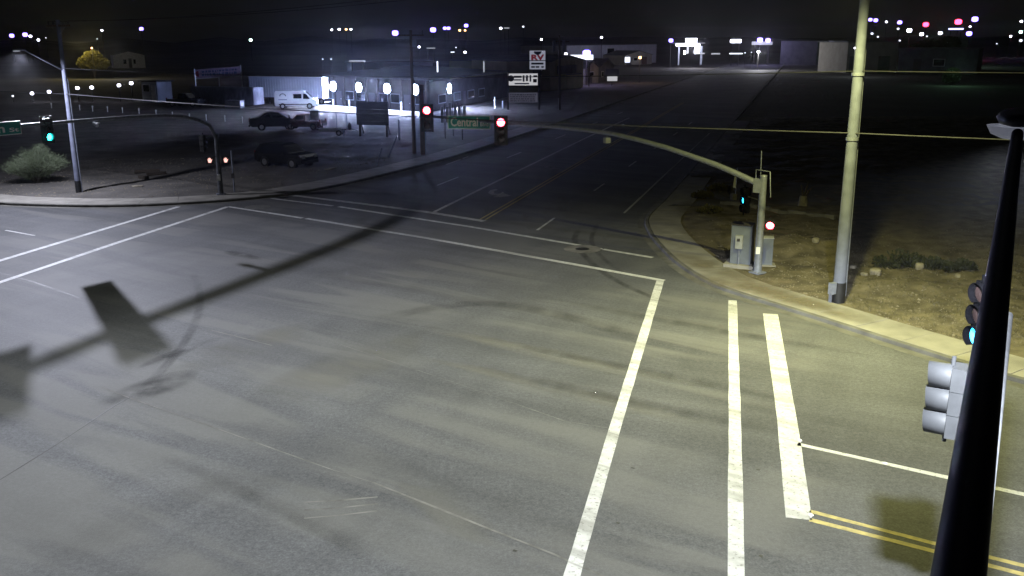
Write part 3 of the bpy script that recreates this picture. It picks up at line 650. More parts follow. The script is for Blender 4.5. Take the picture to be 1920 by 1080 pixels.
signal('traffic_signal', bN + Vector((-.85, .1, hN - .55)), Vector((.3, 1, 0)), False, 'dark unlit traffic signal left of the left-corner mast', vl=.2)
MB().tube([bN + Vector((-.8, .1, hN - .1)), bN + Z * (hN - .15)], .03, 6).build('signal_bracket', 'black', nw)
sm = N_(-42, 236); exN = Vector((.55, .835, 0)).normalized()
er = N_(33, 236); cN = er - exN * 1.2
name_sign(cN + Vector((.25, -.2, -.05)), exN, 2.4, .62, 'green street sign ending in the letters in, cut by the left picture edge', 'Main', 'St', .6)
cm = N_(179, 231); t = thing('video_detector', cm, 'small white camera under the left mast arm', 'camera')
MB().tube([cm + Vector((-.15, .1, 0)), cm + Vector((.15, -.14, -.12))], [.075, .085], 12).build('camera_body', 'housing', t); MB().tube([cm, cm + Z * .28], .02, 6).build('bracket', 'galv', t)
MB().box(cm + Vector((.16, -.1, .02)), (.2, .14, .02), -.6).build('sun_shield', 'sign_white', t)
def ped(c, face, label):
    ex = face.normalized(); yaw = math.atan2(ex.y, ex.x); t = thing('pedestrian_signal', c, label, 'crosswalk signal')
    MB().box(c - ex * .1, (.2, .42, .44), yaw).build('housing', 'black', t); ey = Vector((-ex.y, ex.x, 0))
    hand = [(-.09, -.13), (.06, -.13), (.1, -.02), (.14, .06), (.1, .07), (.06, .0), (.06, .15), (.03, .15), (.02, .05), (0, .17), (-.03, .17), (-.03, .05), (-.05, .15), (-.08, .15), (-.08, .03), (-.11, .1), (-.13, .1), (-.11, -.04)]
    MB().prism(hand, c + ex * .008, ey, Z, ex, .01).build('hand_symbol', 'lens_hand', t)
    MB().box(c + ex * .1 + Z * .22, (.24, .43, .015), yaw).build('visor', 'black', t)
ped(N_(395, 300.5) + Vector((.0, -.15, 0)), Vector((.25, -1, 0)), 'pedestrian signal showing a hand, left of the left-corner mast')
ped(at(423.5, 300.5, bN.y + .3), Vector((.35, -1, 0)), 'pedestrian signal showing a hand, right of the left-corner mast')
MB().tube([N_(395, 296), bN + Z * (N_(408, 296).z)], .02, 6).build('pedestrian_bracket', 'black', nw)
pb = g(425, 366, .12) + Vector((.15, 1.2, 0)); t = thing('push_button_post', pb, 'thin pedestrian post right behind the left-corner mast', 'post')
MB().tube([pb - Z * .1, pb + Z * 2.6], .05, 10).build('post', 'galv', t); MB().box(pb + Vector((0, -.09, 1.05)), (.18, .08, .3), 0).build('button_box', 'frame_d', t)

# our own corner: pole, signal arm and the davit with the near street light
bC = Vector((-.22, -.42, .14)); aC = azv(28.9); aD = azv(28.15)
se = thing('signal_mast', bC, 'pale signal arm rising behind the dark davit at the right picture edge', 'signal mast')
MB().tube([bC - Z * .2, bC + Z * 4, bC + Z * 8.6], [.19, .165, .14], 18).build('pole', 'galv', se)
at_r = lambda a, r_, z: Vector((a.x * r_, a.y * r_, z))
MB().tube([bC + Z * 4.6, at_r(aC, 2, 5.15), at_r(aC, 6, 5.3), at_r(aC, 11, 5.35), at_r(aC, 15.9, 5.30)], [.125, .115, .1, .085, .065], 16).build('arm', 'galv_d', se)
dv = thing('street_lamp', bC + Z * 6.9, 'near dark lamp davit crossing the right edge from bottom to top', 'street lamp')
davit = [bC + Z * 6.95, at_r(aD, .6, 7.32), at_r(aD, 1.6, 7.58), at_r(aD, 3., 7.85), at_r(aD, 4.6, 8.05), at_r(aD, 6.2, 8.22), at_r(aD, 7.6, 8.45), at_r(aD, 8.75, 8.72)]
bw_ = MB(); bc3 = at_r(aD, 9.3, 8.74); nn_ = 18; vs_ = []
for ring, (rr_, dz_) in enumerate(((1., 0.), (.85, -.07), (.5, -.11), (.08, -.125))): vs_ += [bc3 + Vector((math.cos(6.2832 * k / nn_) * .25 * rr_, math.sin(6.2832 * k / nn_) * .25 * rr_, dz_)) for k in range(nn_)]
bw_.add(vs_, [(q * nn_ + k, (q + 1) * nn_ + k, (q + 1) * nn_ + (k + 1) % nn_, q * nn_ + (k + 1) % nn_) for q in range(3) for k in range(nn_)], True); bw_.build('refractor', lampmat('lamp_refractor', (.7, .75, 1), .10), dv)
MB().tube(davit, [.088, .085, .082, .08, .072, .065, .055, .045], 20).build('davit', 'navy', dv)
L3 = at_r(aD, 9.25, 8.78); luminaire(dv, L3, aD, 'led', L_=.66, W_=.36, m='navy')
lamp_light(dv, L3 - Z * .2, P_NEAR, (.90, .95, 1.), size=.16, aim=L3 - Z, fwd=(-.85, .35), back=3.0, span=(-.45, .35), expo=2.7, cmin=.29, cone=159, blend=.3)
s1 = Vector((5.92, 11.9, 4.72)); fW = Vector((-.86, .51, 0))
signal('traffic_signal', s1, fW, False, 'grey traffic signal seen from the side with three pale visors at the right', vis='shade', hous='shade', sec=.335, vl=.30, r=.15)
MB().tube([s1 - fW.normalized() * .2 + Z * .1, s1 - fW.normalized() * .52 + Z * .45, at_r(aC, 13.6, 5.35)], .03, 8).build('signal_bracket', 'galv', se)
s2 = Vector((7.22, 13.9, 5.32)); signal('traffic_signal', s2, Vector((-.95, -.2, 0)), True, 'black traffic signal with cyan lit section half hidden by the dark davit', lensm='lens_cyan', lit_idx=2, sec=.345, vl=.13, vis='jet', hous='jet')
MB().tube([s2 + Vector((.12, .05, .0)), at_r(aC, 15.7, 5.3)], .03, 8).build('signal_bracket', 'galv', se)

# overhead cables between the poles
def cable(a, b, sag, r, label, m='cable', n=24):
    a, b = Vector(a), Vector(b); pts = [a + (b - a) * (i / n) - Z * sag * 4 * (i / n) * (1 - i / n) for i in range(n + 1)]
    o = MB().tube(pts, r, 6).build('overhead_cable', m); return tag(o, label, 'cable', None)
pN = lambda z, dx=0, dy=0: bNW + Vector((dx, dy, z)); pE = lambda z, dx=0, dy=0: bNE + Vector((dx, dy, z))
zc1 = inplane(125, 176, bNW, R(90)).z; zc2 = inplane(1604, 249, bNE, R(90)).z; zd2 = inplane(1613, 133, bNE, R(90)).z
cable((bNW.x, bNW.y - .1, zc1), (bNE.x, bNE.y - .15, zc2), .25, .022, 'low communication cable strung between left and right utility poles', 'rope')
cable((bNW.x, bNW.y - .1, inplane(118, 128, bNW, R(90)).z), (bNE.x, bNE.y - .1, zd2), .35, .016, 'middle cable strung between left and right utility poles')
for s, dz, nm in ((-1.35, 10.42, 'upper wire on the near end of the left pole crossarm'), (1.35, 10.42, 'upper wire on the far end of the left pole crossarm')):
    cable(bNW + cr * s + Z * dz, bNE + Z * 12.75 + Vector((s * .8, 0, 0)), .7, .014, nm)
cable((bNE.x, bNE.y - .15, zc2), (46, 14.5, 7.4), .35, .022, 'low communication cable running right from the pale utility pole', 'rope')
cable((bNE.x, bNE.y - .1, zd2), (46, 14.5, 9.4), .3, .015, 'middle cable running right from the pale utility pole')
cable((bNW.x, bNW.y - .1, zc1), (-75, 92, 7.2), .4, .02, 'low communication cable running left from the left utility pole')

# ================================================================== LEFT LOT AND THE LIT BUILDING
def wall_box(mb, a, b, z0, z1, th):        # upright slab from a to b (ground points), thickness th behind it
    a, b = Vector(a), Vector(b); t = (b - a); L = t.length; t.normalize(); nn = Vector((-t.y, t.x, 0)); c = (a + b) / 2 + nn * th / 2
    return mb.box((c.x, c.y, (z0 + z1) / 2), (L, th, z1 - z0), math.atan2(t.y, t.x))
def rect_on(a, b, u0, u1, z0, z1, out, th=.06):   # small box on the wall a-b between lengths u0..u1
    a, b = Vector(a), Vector(b); t = (b - a).normalized(); nn = Vector((t.y, -t.x, 0)); c = a + t * ((u0 + u1) / 2) + nn * out
    return MB().box((c.x, c.y, (z0 + z1) / 2), (u1 - u0, th, z1 - z0), math.atan2(t.y, t.x))
W0, W1, W2 = g(606, 196.5), g(803, 211.5), g(952, 183)
shop = thing('shop_building', (W0 + W1) / 2, 'low block building with five glaring white floodlights along its front', 'building')
tf = (W1 - W0).normalized(); Lf = (W1 - W0).length; nf = Vector((tf.y, -tf.x, 0)); ts = (W2 - W1).normalized(); Ls = (W2 - W1).length; ns_ = Vector((ts.y, -ts.x, 0))
body = MB(); wall_box(body, W0, W1, -.05, 4.1, .3); wall_box(body, W1 + ts * .3 + Vector((0, 0, 0)), W2, -.05, 3.9, .3); body.build('wall', 'brick', shop)
W3 = W0 + (W2 - W1)
rf = MB(); rf.add([(p.x, p.y, z) for p, z in ((W0 + nf * .5, 4.15), (W1 + nf * .5 + ns_ * .5, 4.15), (W2 + ns_ * .5, 4.0), (W3, 4.6), (W0 + nf * .5, 4.35), (W1 + nf * .5 + ns_ * .5, 4.35), (W2 + ns_ * .5, 4.2), (W3, 4.8))], [(0, 3, 2, 1), (4, 5, 6, 7), (0, 1, 5, 4), (1, 2, 6, 5), (2, 3, 7, 6), (3, 0, 4, 7)])
rf.build('roof', 'roofm', shop, fix=True)
nb = 9
for i in range(nb + 1):
    u = .3 + (Lf - .6) * i / nb; rect_on(W0, W1, u - .22, u + .22, 0, 4.05, .06, .13).build('pilaster', 'brick', shop)
for i in range(nb):
    u0 = .3 + (Lf - .6) * i / nb + .3; u1 = .3 + (Lf - .6) * (i + 1) / nb - .3
    if i % 3 == 1: d_ = rect_on(W0, W1, u0 + .3, u1 - .3, .05, 2.15, .035).build('door', 'dwall', shop); rect_on(W0, W1, u1 - .5, u1 - .42, 1.0, 1.1, .09).build('handle', 'chrome', d_)
    else:
        w_ = rect_on(W0, W1, u0, u1, .95, 2.2, .03).build('window', 'metal_wall', shop); rect_on(W0, W1, u0 + .09, u1 - .09, 1.04, 2.11, .045, .05).build('pane', 'glass', w_)
for u in (3.5, 9., 14.5, 19.): w_ = rect_on(W1, W2, u, u + 2.6, .9, 2.1, .03).build('window', 'metal_wall', shop); rect_on(W1, W2, u + .1, u + 2.5, 1., 2., .045, .05).build('pane', 'glass', w_)
rect_on(W1, W2, 12.6, 13.6, 0, 2.1, .04).build('door', 'dwall', shop)
ap = MB().flat([W0 + nf * .1, W0 + nf * 2.4 - tf * 2, W1 + nf * 2.4 + ns_ * 3, W2 + ns_ * 3, W2 + ns_ * .1, W1 + nf * .1 + ns_ * .1], .07)
apron = ap.build('concrete_apron', 'concrete'); struct(apron)
FL = [(625, 162), (673, 164), (726, 166), (779, 168), (842, 166)]
flabel = ['leftmost', 'second', 'middle', 'fourth']
for i, (x, y) in enumerate(FL):
    if i < 4:
        n_ = Vector((math.cos(math.atan2(tf.y, tf.x)), math.sin(math.atan2(tf.y, tf.x)), 0)); p = inplane(x, y, W0 + nf * .3, math.atan2(tf.x, tf.y)); out = nf; yw = math.atan2(tf.y, tf.x)
    else: p = inplane(x, y, W1 + ns_ * .3, math.atan2(ts.x, ts.y)); out = ns_; yw = math.atan2(ts.y, ts.x)
    t = thing('wall_floodlight', p, ('%s glaring floodlight on the block building front' % flabel[i]) if i < 4 else 'rightmost glaring floodlight on the block building, above the white posts', 'floodlight', 'wall floodlights')
    MB().tube([p - out * .2, p - out * .1, p + out * .04], [.3, .6, .68], 20).build('housing', 'frame_d', t); MB().box(p - out * .25, (.18, .14, .18), yw).build('bracket', 'frame_d', t)
    MB().tube([p + out * .042, p + out * .10, p + out * .13], [.64, .5, .2], 20).build('lamp_face', 'flood', t)
    d = bpy.data.lights.new('flood_light', 'SPOT'); d.spot_size = R(172); d.spot_blend = .12; d.energy = P_WALL * (1, 1.35, 1.35, 1, 1.1)[i]; d.color = (.42, .52, 1); d.shadow_soft_size = .3
    o = bpy.data.objects.new('flood_light', d); COL.objects.link(o); o.location = p + out * .2; o.rotation_euler = (out * .97 - Z * .24).to_track_quat('-Z', 'Y').to_euler(); par(o, t)
# white bollards
def bollard(x, y, h, label, r=.11, m='sign_white'):
    p = g(x, y, .0); o = MB().tube([p - Z * .05, p + Z * (h - .08), p + Z * (h - .02), p + Z * h], [r, r, r * .8, r * .3], 12).build('bollard', m); tag(o, label, 'bollard', 'white bollards')
for x, y, h, l in ((594, 200, 1.35, 'white bollard just right of the white van nose'), (625, 203.5, 1.3, 'white bollard under the leftmost floodlight'), (655, 205, 1.25, 'white bollard under the second floodlight'),
                   (752, 210.5, 1.35, 'white bollard between the dark billboard and the wooden pole'), (928, 203, 1.55, 'tall white bollard left of the roadside pylon sign'), (943, 203, 1., 'thin white bollard at the foot of the pylon sign')): bollard(x, y, h, l)
bollard(749, 266, 2.1, 'slim grey post right of the dark billboard', .07, 'galv')

# box trailer
def trailer():
    a, b = g(462, 198.5), g(606, 200); tt = (b - a).normalized(); tt = Vector((math.cos(R(-20)), math.sin(R(-20)), 0)); b = g(606, 199); a = b - tt * 12.4
    nn = Vector((tt.y, -tt.x, 0)); yaw = math.atan2(tt.y, tt.x); c = (a + b) / 2 - nn * 1.25
    t = thing('box_trailer', c, 'long ribbed white box trailer parked left of the block building', 'trailer')
    MB().box(c + Z * 2.55, (12.4, 2.5, 2.9), yaw).build('box_body', 'metal_wall', t)
    for i in range(28):
        q = a + tt * (.25 + i * 12.4 / 28.5); MB().box((q.x + nn.x * .015, q.y + nn.y * .015, 2.55), (.09, .05, 2.8), yaw).build('rib', 'metal_wall', t)
    MB().box(c + Z * 4.02, (12.5, 2.56, .07), yaw).build('roof', 'white', t); MB().box(c + Z * 1.06, (12.3, 2.3, .1), yaw).build('floor_frame', 'frame_d', t)
    e = c + tt * 6.2; ey = nn
    for s in (-1.18, 1.18): MB().box(e + ey * s + tt * .03 + Z * 2.5, (.1, .16, 3.0), yaw).build('rear_post', 'whitecar', t)
    MB().box(e + tt * .03 + Z * 3.93, (.1, 2.3, .3), yaw).build('rear_header', 'whitecar', t)
    for s in (-.56, .56): MB().box(e + ey * s + tt * .02 + Z * 2.4, (.05, 1.08, 2.7), yaw).build('rear_door', 'whitecar', t)
    for k in (3.6, 4.7, -4.2):
        for s in (-.95, .95):
            q = c + tt * k + ey * s
            if k < 0: MB().box(q + Z * .5, (.14, .14, 1.), yaw).build('landing_leg', 'frame_d', t)
            else: wh = MB().tube([q + Z * .5 - ey * .14, q + Z * .5 + ey * .14], .5, 18).build('wheel', 'rubber', t); MB().tube([q + Z * .5 - ey * .15, q + Z * .5 + ey * .15], .24, 14).build('rim', 'chrome', wh)
    MB().box(e + tt * .2 + Z * .55, (.08, 2.2, .12), yaw).build('bumper', 'whitecar', t)
trailer()

# vehicles -----------------------------------------------------------
def vehicle(name, label, cat, pos, fwd, L, W_, prof, hood_z, belt, roof, m, wb, wr, glass, wfront=.9, rimm='chrome', lights=True, plates=True):
    """prof: side outline (x along length from rear, z); cabin part above belt narrows"""
    ex = Vector((fwd.x, fwd.y, 0)).normalized(); ey = Vector((-ex.y, ex.x, 0)); pos = Vector(pos); t = thing(name, pos, label, cat)
    o = pos - ex * (L / 2); P = lambda x, y, z: o + ex * x + ey * y + Z * z
    mb = MB(); n = len(prof); vs = []
    def wd(z): return W_ / 2 * (1 if z <= belt else 1 - .2 * (z - belt) / max(.1, roof - belt)) * (1 if z > .45 else .96)
    lays = [-1, -.93, .93, 1]
    for s in lays:
        sh = 0 if abs(s) < .99 else .03
        for x, z in prof:
            zz = z - (sh if z > belt else 0); vs.append(P(min(L - sh, max(sh, x)), s * wd(z), zz))
    fs = []
    for k in range(3):
        for i in range(n): fs.append((k * n + i, k * n + (i + 1) % n, (k + 1) * n + (i + 1) % n, (k + 1) * n + i))
    tri = tessellate_polygon([[Vector((x, z, 0)) for x, z in prof]])
    fs += [tuple(q) for q in tri] + [tuple(3 * n + i for i in reversed(q)) for q in tri]
    mb.add(vs, fs); mb.build('body', m, t, fix=True)
    for nm, quad, side in glass:        # side windows: (x,z) quads on both sides; 'front'/'rear' panes
        if side == 'side':
            for s in (-1, 1):
                ps = [P(x, s * (wd(z) + .012), z) for x, z in quad]; inn = [P(x, s * (wd(z) - .02), z) for x, z in quad]; k = len(ps)
                q = MB(); q.add(ps + inn, [tuple(range(k)), tuple(reversed(range(k, 2 * k)))] + [(i, k + i, k + (i + 1) % k, (i + 1) % k) for i in range(k)]); q.build(nm, 'glass', t, fix=True)
        else:
            (x0, z0), (x1, z1) = quad; d = Vector((x1 - x0, 0, z1 - z0)); off = .012 if side == 'front' else -.012
            ps = [P(x0 + off, -wd(z0) * .9, z0 + .012), P(x0 + off, wd(z0) * .9, z0 + .012), P(x1 + off, wd(z1) * .88, z1 + .012), P(x1 + off, -wd(z1) * .88, z1 + .012)]
            q = MB(); q.add(ps, [(0, 1, 2, 3)]); q.build(nm, 'glass', t)
    xr = (L - wb) / 2 + (.1 if wfront < .95 else 0)
    for x in (L - wfront - wb, L - wfront):
        for s in (-1, 1):
            y = s * (W_ / 2 - .1); q = MB().tube([P(x, y - s * .12, wr), P(x, y + s * .115, wr)], wr, 20).build('wheel', 'rubber', t)
            MB().tube([P(x, y + s * .1, wr), P(x, y + s * .122, wr)], wr * .62, 14).build('rim', rimm, q)
            MB().tube([P(x, y - s * .14, wr + .02), P(x, y + s * .103, wr + .02)], wr * 1.14, 20).build('wheel_arch', 'black', t)
    for s in (-1, 1):
        if lights:
            MB().box(P(L - .06, s * W_ * .36, hood_z - .2), (.16, .32, .17), math.atan2(ex.y, ex.x)).build('headlight', 'chrome', t)
            MB().box(P(.04, s * W_ * .41, hood_z - .05), (.12, .18, .3), math.atan2(ex.y, ex.x)).build('tail_light', 'tail', t)
        MB().box(P(L * .66 if L < 5.2 else L * .8, s * (W_ / 2 + .1), belt + .06), (.14, .2, .2), math.atan2(ex.y, ex.x)).build('side_mirror', m, t)
    MB().box(P(L + .0, 0, .48), (.12, W_ * .9, .2), math.atan2(ex.y, ex.x)).build('bumper', 'black', t); MB().box(P(.0, 0, .5), (.12, W_ * .9, .2), math.atan2(ex.y, ex.x)).build('bumper', 'black', t)
    return t, P
van_prof = [(.02, .45), (0, 1.0), (.06, 2.2), (.2, 2.44), (3.6, 2.46), (4.1, 2.40), (4.75, 1.72), (5.35, 1.3), (5.72, 1.12), (5.78, .6), (5.6, .38), (.2, .36)]
vp = (g(533, 205.5) + g(577, 202)) / 2
vt, VP = vehicle('cargo_van', 'white high-roof cargo van parked under the box trailer', 'van', vp + Vector((0, .6, 0)), Vector((1, .06, 0)), 5.8, 2.0, van_prof, 1.25, 1.15, 2.46, 'whitecar', 3.7, .36,
        [('door_window', [(3.95, 1.35), (4.9, 1.32), (4.4, 2.0), (4.0, 2.08)], 'side'), ('side_window', [(2.6, 1.4), (3.75, 1.4), (3.75, 2.02), (2.6, 2.02)], 'side'), ('windshield', ((5.2, 1.4), (4.25, 2.3)), 'front'), ('rear_window', ((.05, 1.45), (.06, 2.05)), 'rear')], 1.0)
MB().box(VP(2.8, -1.01, .62), (4.4, .03, .12), math.atan2(.06, 1)).build('side_moulding', 'black', vt)
vd = MB(); 
for k in range(9):
    a = R(20 * k + 10); vd.box(VP(1.2 + math.cos(a) * .4, -1.004, 1.72 + math.sin(a) * .34), (.13, .02, .1), .06)
vd.build('door_logo', 'ink', vt); MB().box(VP(1.15, -.985, 1.25), (1.2, .02, .1), .06).build('lettering', 'blue_txt', vt)
suv_prof = [(.02, .5), (0, .95), (.12, 1.15), (.5, 1.66), (.8, 1.74), (2.5, 1.74), (2.9, 1.62), (3.55, 1.12), (4.5, 1.02), (4.72, .85), (4.75, .5), (4.5, .32), (.3, .32)]
sp_ = (g(516, 311) + g(562, 320)) / 2; sf = (g(562, 320) - g(516, 311))
sz = hz(sp_.x, sp_.y)
vehicle('parked_suv', 'black sport utility vehicle parked on the left lot nearest the road', 'car', Vector((sp_.x - .2, sp_.y + .7, sz)), Vector((.86, -.5, 0)), 4.75, 1.9, suv_prof, 1.05, 1.08, 1.74, 'blackcar', 2.75, .37,
        [('side_window', [(.55, 1.15), (1.6, 1.12), (1.6, 1.58), (.85, 1.6)], 'side'), ('side_window', [(1.7, 1.12), (3.3, 1.12), (2.75, 1.56), (1.7, 1.58)], 'side'), ('windshield', ((3.5, 1.15), (2.95, 1.6)), 'front'), ('rear_window', ((.16, 1.2), (.5, 1.62)), 'rear')], .95)
sed_prof = [(.02, .45), (0, .85), (.1, .98), (.9, 1.06), (1.5, 1.4), (2.1, 1.47), (2.8, 1.42), (3.6, 1.0), (4.5, .86), (4.68, .7), (4.7, .45), (4.4, .3), (.3, .3)]
c_ = g(512, 246); vehicle('parked_car', 'dark rounded car in shadow behind the black sport utility vehicle', 'car', Vector((c_.x, c_.y + .9, hz(c_.x, c_.y + .9))), Vector((1, .25, 0)), 5.2, 1.95, [(x * 1.106, z * 1.25) for x, z in sed_prof], 1.1, 1.2, 1.85, 'greycar', 3., .36,
        [('side_window', [(1.3, 1.32), (2.2, 1.3), (2.2, 1.72), (1.75, 1.7)], 'side'), ('side_window', [(2.3, 1.3), (3.75, 1.28), (3.0, 1.7), (2.3, 1.74)], 'side'), ('windshield', ((3.9, 1.3), (3.2, 1.72)), 'front')], .95)
pk_prof = [(.02, .55), (0, 1.05), (2.0, 1.1), (2.05, 1.8), (2.3, 1.88), (3.2, 1.86), (3.95, 1.2), (5.2, 1.12), (5.4, .9), (5.42, .5), (5.2, .38), (.3, .38)]
c_ = g(360, 200.5); vehicle('pickup_truck', 'dark pickup truck in front of the long tarped trailer', 'truck', c_ + Vector((-1.2, 1.2, 0)), Vector((1, -.3, 0)), 5.4, 1.95, pk_prof, 1.15, 1.12, 1.88, 'greycar', 3.4, .39,
        [('side_window', [(2.15, 1.2), (3.75, 1.2), (3.15, 1.75), (2.2, 1.76)], 'side'), ('windshield', ((3.95, 1.22), (3.25, 1.82)), 'front')], .95)
c_ = g(566, 246); pt, PP = vehicle('pickup_truck', 'dark pickup truck with a white panel in its bed, left of the flat trailer', 'truck', Vector((c_.x, c_.y + 1.2, hz(c_.x, c_.y + 1.2))), Vector((-1, .2, 0)), 4.4, 1.9, [(x * .82, z * .85) for x, z in pk_prof], 1., .97, 1.6, 'brown', 2.8, .34,
        [('side_window', [(1.8, 1.05), (3.05, 1.02), (2.6, 1.48), (1.85, 1.5)], 'side')], .85)
MB().box(PP(.75, .5, 1.5), (.9, .06, 1.05), .2).build('cargo_panel', 'sign_white', pt)

# flat utility trailer with frame
c_ = g(622, 257); z0 = hz(c_.x, c_.y + .8)
t = thing('utility_trailer', Vector((c_.x, c_.y + .8, z0)), 'low white-sided flat trailer with an upright frame left of the dark billboard', 'trailer'); T = lambda x, y, z: Vector((c_.x + x, c_.y + .8 + y - .08 * x, z0 + z))
MB().box(T(0, 0, .62), (3.1, 1.6, .08), -.08).build('deck', 'plank', t); MB().box(T(-.1, -.82, .56), (2.3, .05, .36), -.08).build('side_board', 'white', t)
for s in (-.86, .86):
    q = MB().tube([T(.75, s - .1, .3), T(.75, s + .1, .3)], .3, 16).build('wheel', 'rubber', t); MB().tube([T(.75, s - .11, .3), T(.75, s + .11, .3)], .14, 12).build('rim', 'chrome', q)
fr = MB(); fr.tube([T(.55, -.7, .6), T(.55, -.7, 2.3), T(1.55, -.7, 2.25), T(1.6, -.7, .6)], .03, 6); fr.build('upright_frame', 'galv', t)
for x in (-1.5, -.9): MB().tube([T(x, -.7, .6), T(x, -.7, 1.6)], .04, 6).build('stake', 'frame_d', t)
MB().tube([T(1.55, 0, .55), T(2.5, 0, .5)], .05, 6).build('tongue', 'galv', t); MB().tube([T(1.2, -.7, 0), T(1.2, -.7, .5)], .05, 6).build('jack', 'galv', t)
MB().tube([T(1.75, -.2, .55), T(1.75, -.2, .9), T(1.75, -.2, 1.25)], [.14, .2, .06], 10).build('bag', 'frame_d', t)

# dark billboard seen from behind
c_ = g(699, 258); Bd = c_.y
ba, bb, bc_, bd_ = at(667, 192, Bd + .6), at(727, 189, Bd - .4), at(729, 233, Bd - .4), at(670, 236, Bd + .6)
t = thing('billboard', c_, 'dark weathered billboard on braced posts in the left lot', 'billboard')
bu = (bb - ba); bu.z = 0; bw = bu.length; bu.normalize(); bn = Vector((bu.y, -bu.x, 0)); hh = ba.z - bd_.z; mid = (ba + bb + bc_ + bd_) / 4
nrow = 6
for i in range(nrow): MB().box(mid + Z * (hh / 2 - (i + .5) * hh / nrow) + bn * rnd.uniform(-.012, .012), (bw, .05, hh / nrow - .006), math.atan2(bu.y, bu.x)).build('plank', 'board', t)
for s in (-.42, .42):
    q = mid + bu * bw * s - bn * .1; MB().box((q.x, q.y, (q.z + hh / 2 + hz(q.x, q.y)) / 2), (.16, .16, q.z + hh / 2 - hz(q.x, q.y) + .1), math.atan2(bu.y, bu.x)).build('post', 'wood', t)
    MB().tube([q + bn * .14 + Z * -.2, Vector((q.x - bu.x * .7, q.y - bu.y * .7, 0)) - bn * 2.3], .05, 6).build('brace', 'wood', t)
MB().box(mid + bn * .05 + Z * hh * .12, (bw * .9, .02, .1), math.atan2(bu.y, bu.x)).build('batten', 'frame_d', t); MB().box(mid + bn * .05 - Z * hh * .3, (bw * .9, .02, .1), math.atan2(bu.y, bu.x)).build('batten', 'frame_d', t)
# leaning stakes by the sidewalk
for (x0, y0, x1, y1, lab) in ((706, 311, 716, 278, 'thin leaning stake beside the sidewalk, left of two'), (728, 296, 744, 256, 'thin leaning stake beside the sidewalk, right of two')):
    a = g(x0, y0, .1); b = at(x1, y1, a.y + .5); tag(MB().tube([a, b], .035, 6).build('leaning_stake', 'galv'), lab, 'stake', 'leaning stakes')

# utility pole in the lot and its dark neighbour
b7 = g(777, 288, .1); t7 = thing('utility_pole', b7, 'tall utility pole with crossarm in front of the fourth floodlight', 'utility pole'); h7 = at(775, 66, b7.y).z
MB().tube([b7 - Z * .2, Vector((b7.x, b7.y, h7 + .4))], [.17, .11], 14).build('pole', 'wood', t7); MB().box((b7.x, b7.y, h7), (2.1, .1, .12), R(4)).build('crossarm', 'wood', t7)
MB().box((b7.x + .95, b7.y, h7 + .2), (.06, .06, .35), 0).build('insulator', 'dwall', t7); MB().tube([(b7.x + .3, b7.y - .2, h7 - .9), (b7.x + .3, b7.y - .2, h7 - .35)], .17, 12).build('transformer', 'galv', t7)
b8 = g(793, 290, .1); t8 = thing('wooden_post', b8, 'dark square brown post right of the tall pole, behind the red signal', 'post')
h8 = at(793, 160, b8.y).z; MB().box((b8.x, b8.y, h8 / 2), (.34, .34, h8), .3).build('post', 'brown', t8); MB().box((b8.x, b8.y, h8 + .03), (.42, .42, .06), .3).build('cap', 'brown', t8); MB().tube([(b8.x + .25, b8.y - .1, 0), (b8.x + .25, b8.y - .1, h8 - .4)], .04, 6).build('conduit', 'galv', t8)
# three banner posts
for x, y0, y1, lab in ((835, 262, 195, 'left of the three dark posts with white side panels behind the street sign'), (850, 258, 188, 'middle of the three dark posts with white side panels behind the street sign'), (867, 264, 194, 'right of the three dark posts with white side panels behind the street sign')):
    p = g(x, y0, .0); h = at(x, y1, p.y).z; t = thing('banner_post', p, lab, 'post', 'banner posts'); MB().box((p.x, p.y, h / 2), (.1, .1, h), .2).build('post', 'frame_d', t)
    for s in (-1, 1): MB().box((p.x + s * .24, p.y, h - 1.0), (.28, .05, 1.5), 0).build('side_sheet', 'white', t)

# pylon sign by the road
pA, pB = g(952, 204), g(1012, 207); pA.y = pB.y = (pA.y + pB.y) / 2; Yp = pA.y
t = thing('pylon_sign', (pA + pB) / 2, 'roadside pylon sign with lit marquee and RV panel on two dark posts', 'sign')
fc = lambda x0, y0, x1, y1, name, m, parent, dy=0., th=.12: MB().box(((at(x0, y0, Yp).x + at(x1, y0, Yp).x) / 2, Yp + dy, (at(x0, y0, Yp).z + at(x0, y1, Yp).z) / 2), (at(x1, y0, Yp).x - at(x0, y0, Yp).x, th, at(x0, y0, Yp).z - at(x0, y1, Yp).z)).build(name, m, parent)
for x, yt in ((952.5, 132), (1011.5, 125)): fc(x - 1.8, yt, x + 1.8, 207, 'post', 'frame_d', t, .2, .3)
p1 = fc(993, 95, 1022.5, 113, 'upper_panel', FAR['sign'], t, 0); p2 = fc(993, 114.5, 1022.5, 130, 'lower_panel', FAR['sign'], t, 0); fc(999, 130, 1016, 142, 'panel_post', 'frame_d', t, .25, .2)
X = Vector((1, 0, 0)); text_mesh('RV', .95, at(996, 112.2, Yp) + Vector((0, -.075, 0)), X, Z, 'lettering', 'red_txt', p1, bold=.045, fit=1.75)
MB().prism([(-.55, .25), (.55, .25), (.4, -.05), (0, -.25), (-.4, -.05)], at(1008, 100, Yp) + Vector((0, -.075, 0)), X, Z, Vector((0, -1, 0)), .02).build('emblem', 'blue_txt', p1)
for (x0, x1, y0, y1) in ((996, 1019, 117.5, 121), (996, 1003, 124, 127), (1004.5, 1011, 124, 127), (1015, 1019.5, 124, 127)): fc(x0, y0, x1, y1, 'lettering', 'ink', p2, -.07, .03)
mq = fc(954, 138, 1008, 160, 'marquee', M['flood'] if False else FAR['box'], t, 0, .2)
disc_c = at(958, 147, Yp)
MB().tube([disc_c + Vector((0, -.105, 0)), disc_c + Vector((0, -.13, 0))], .42, 18).build('emblem', 'ink', mq)
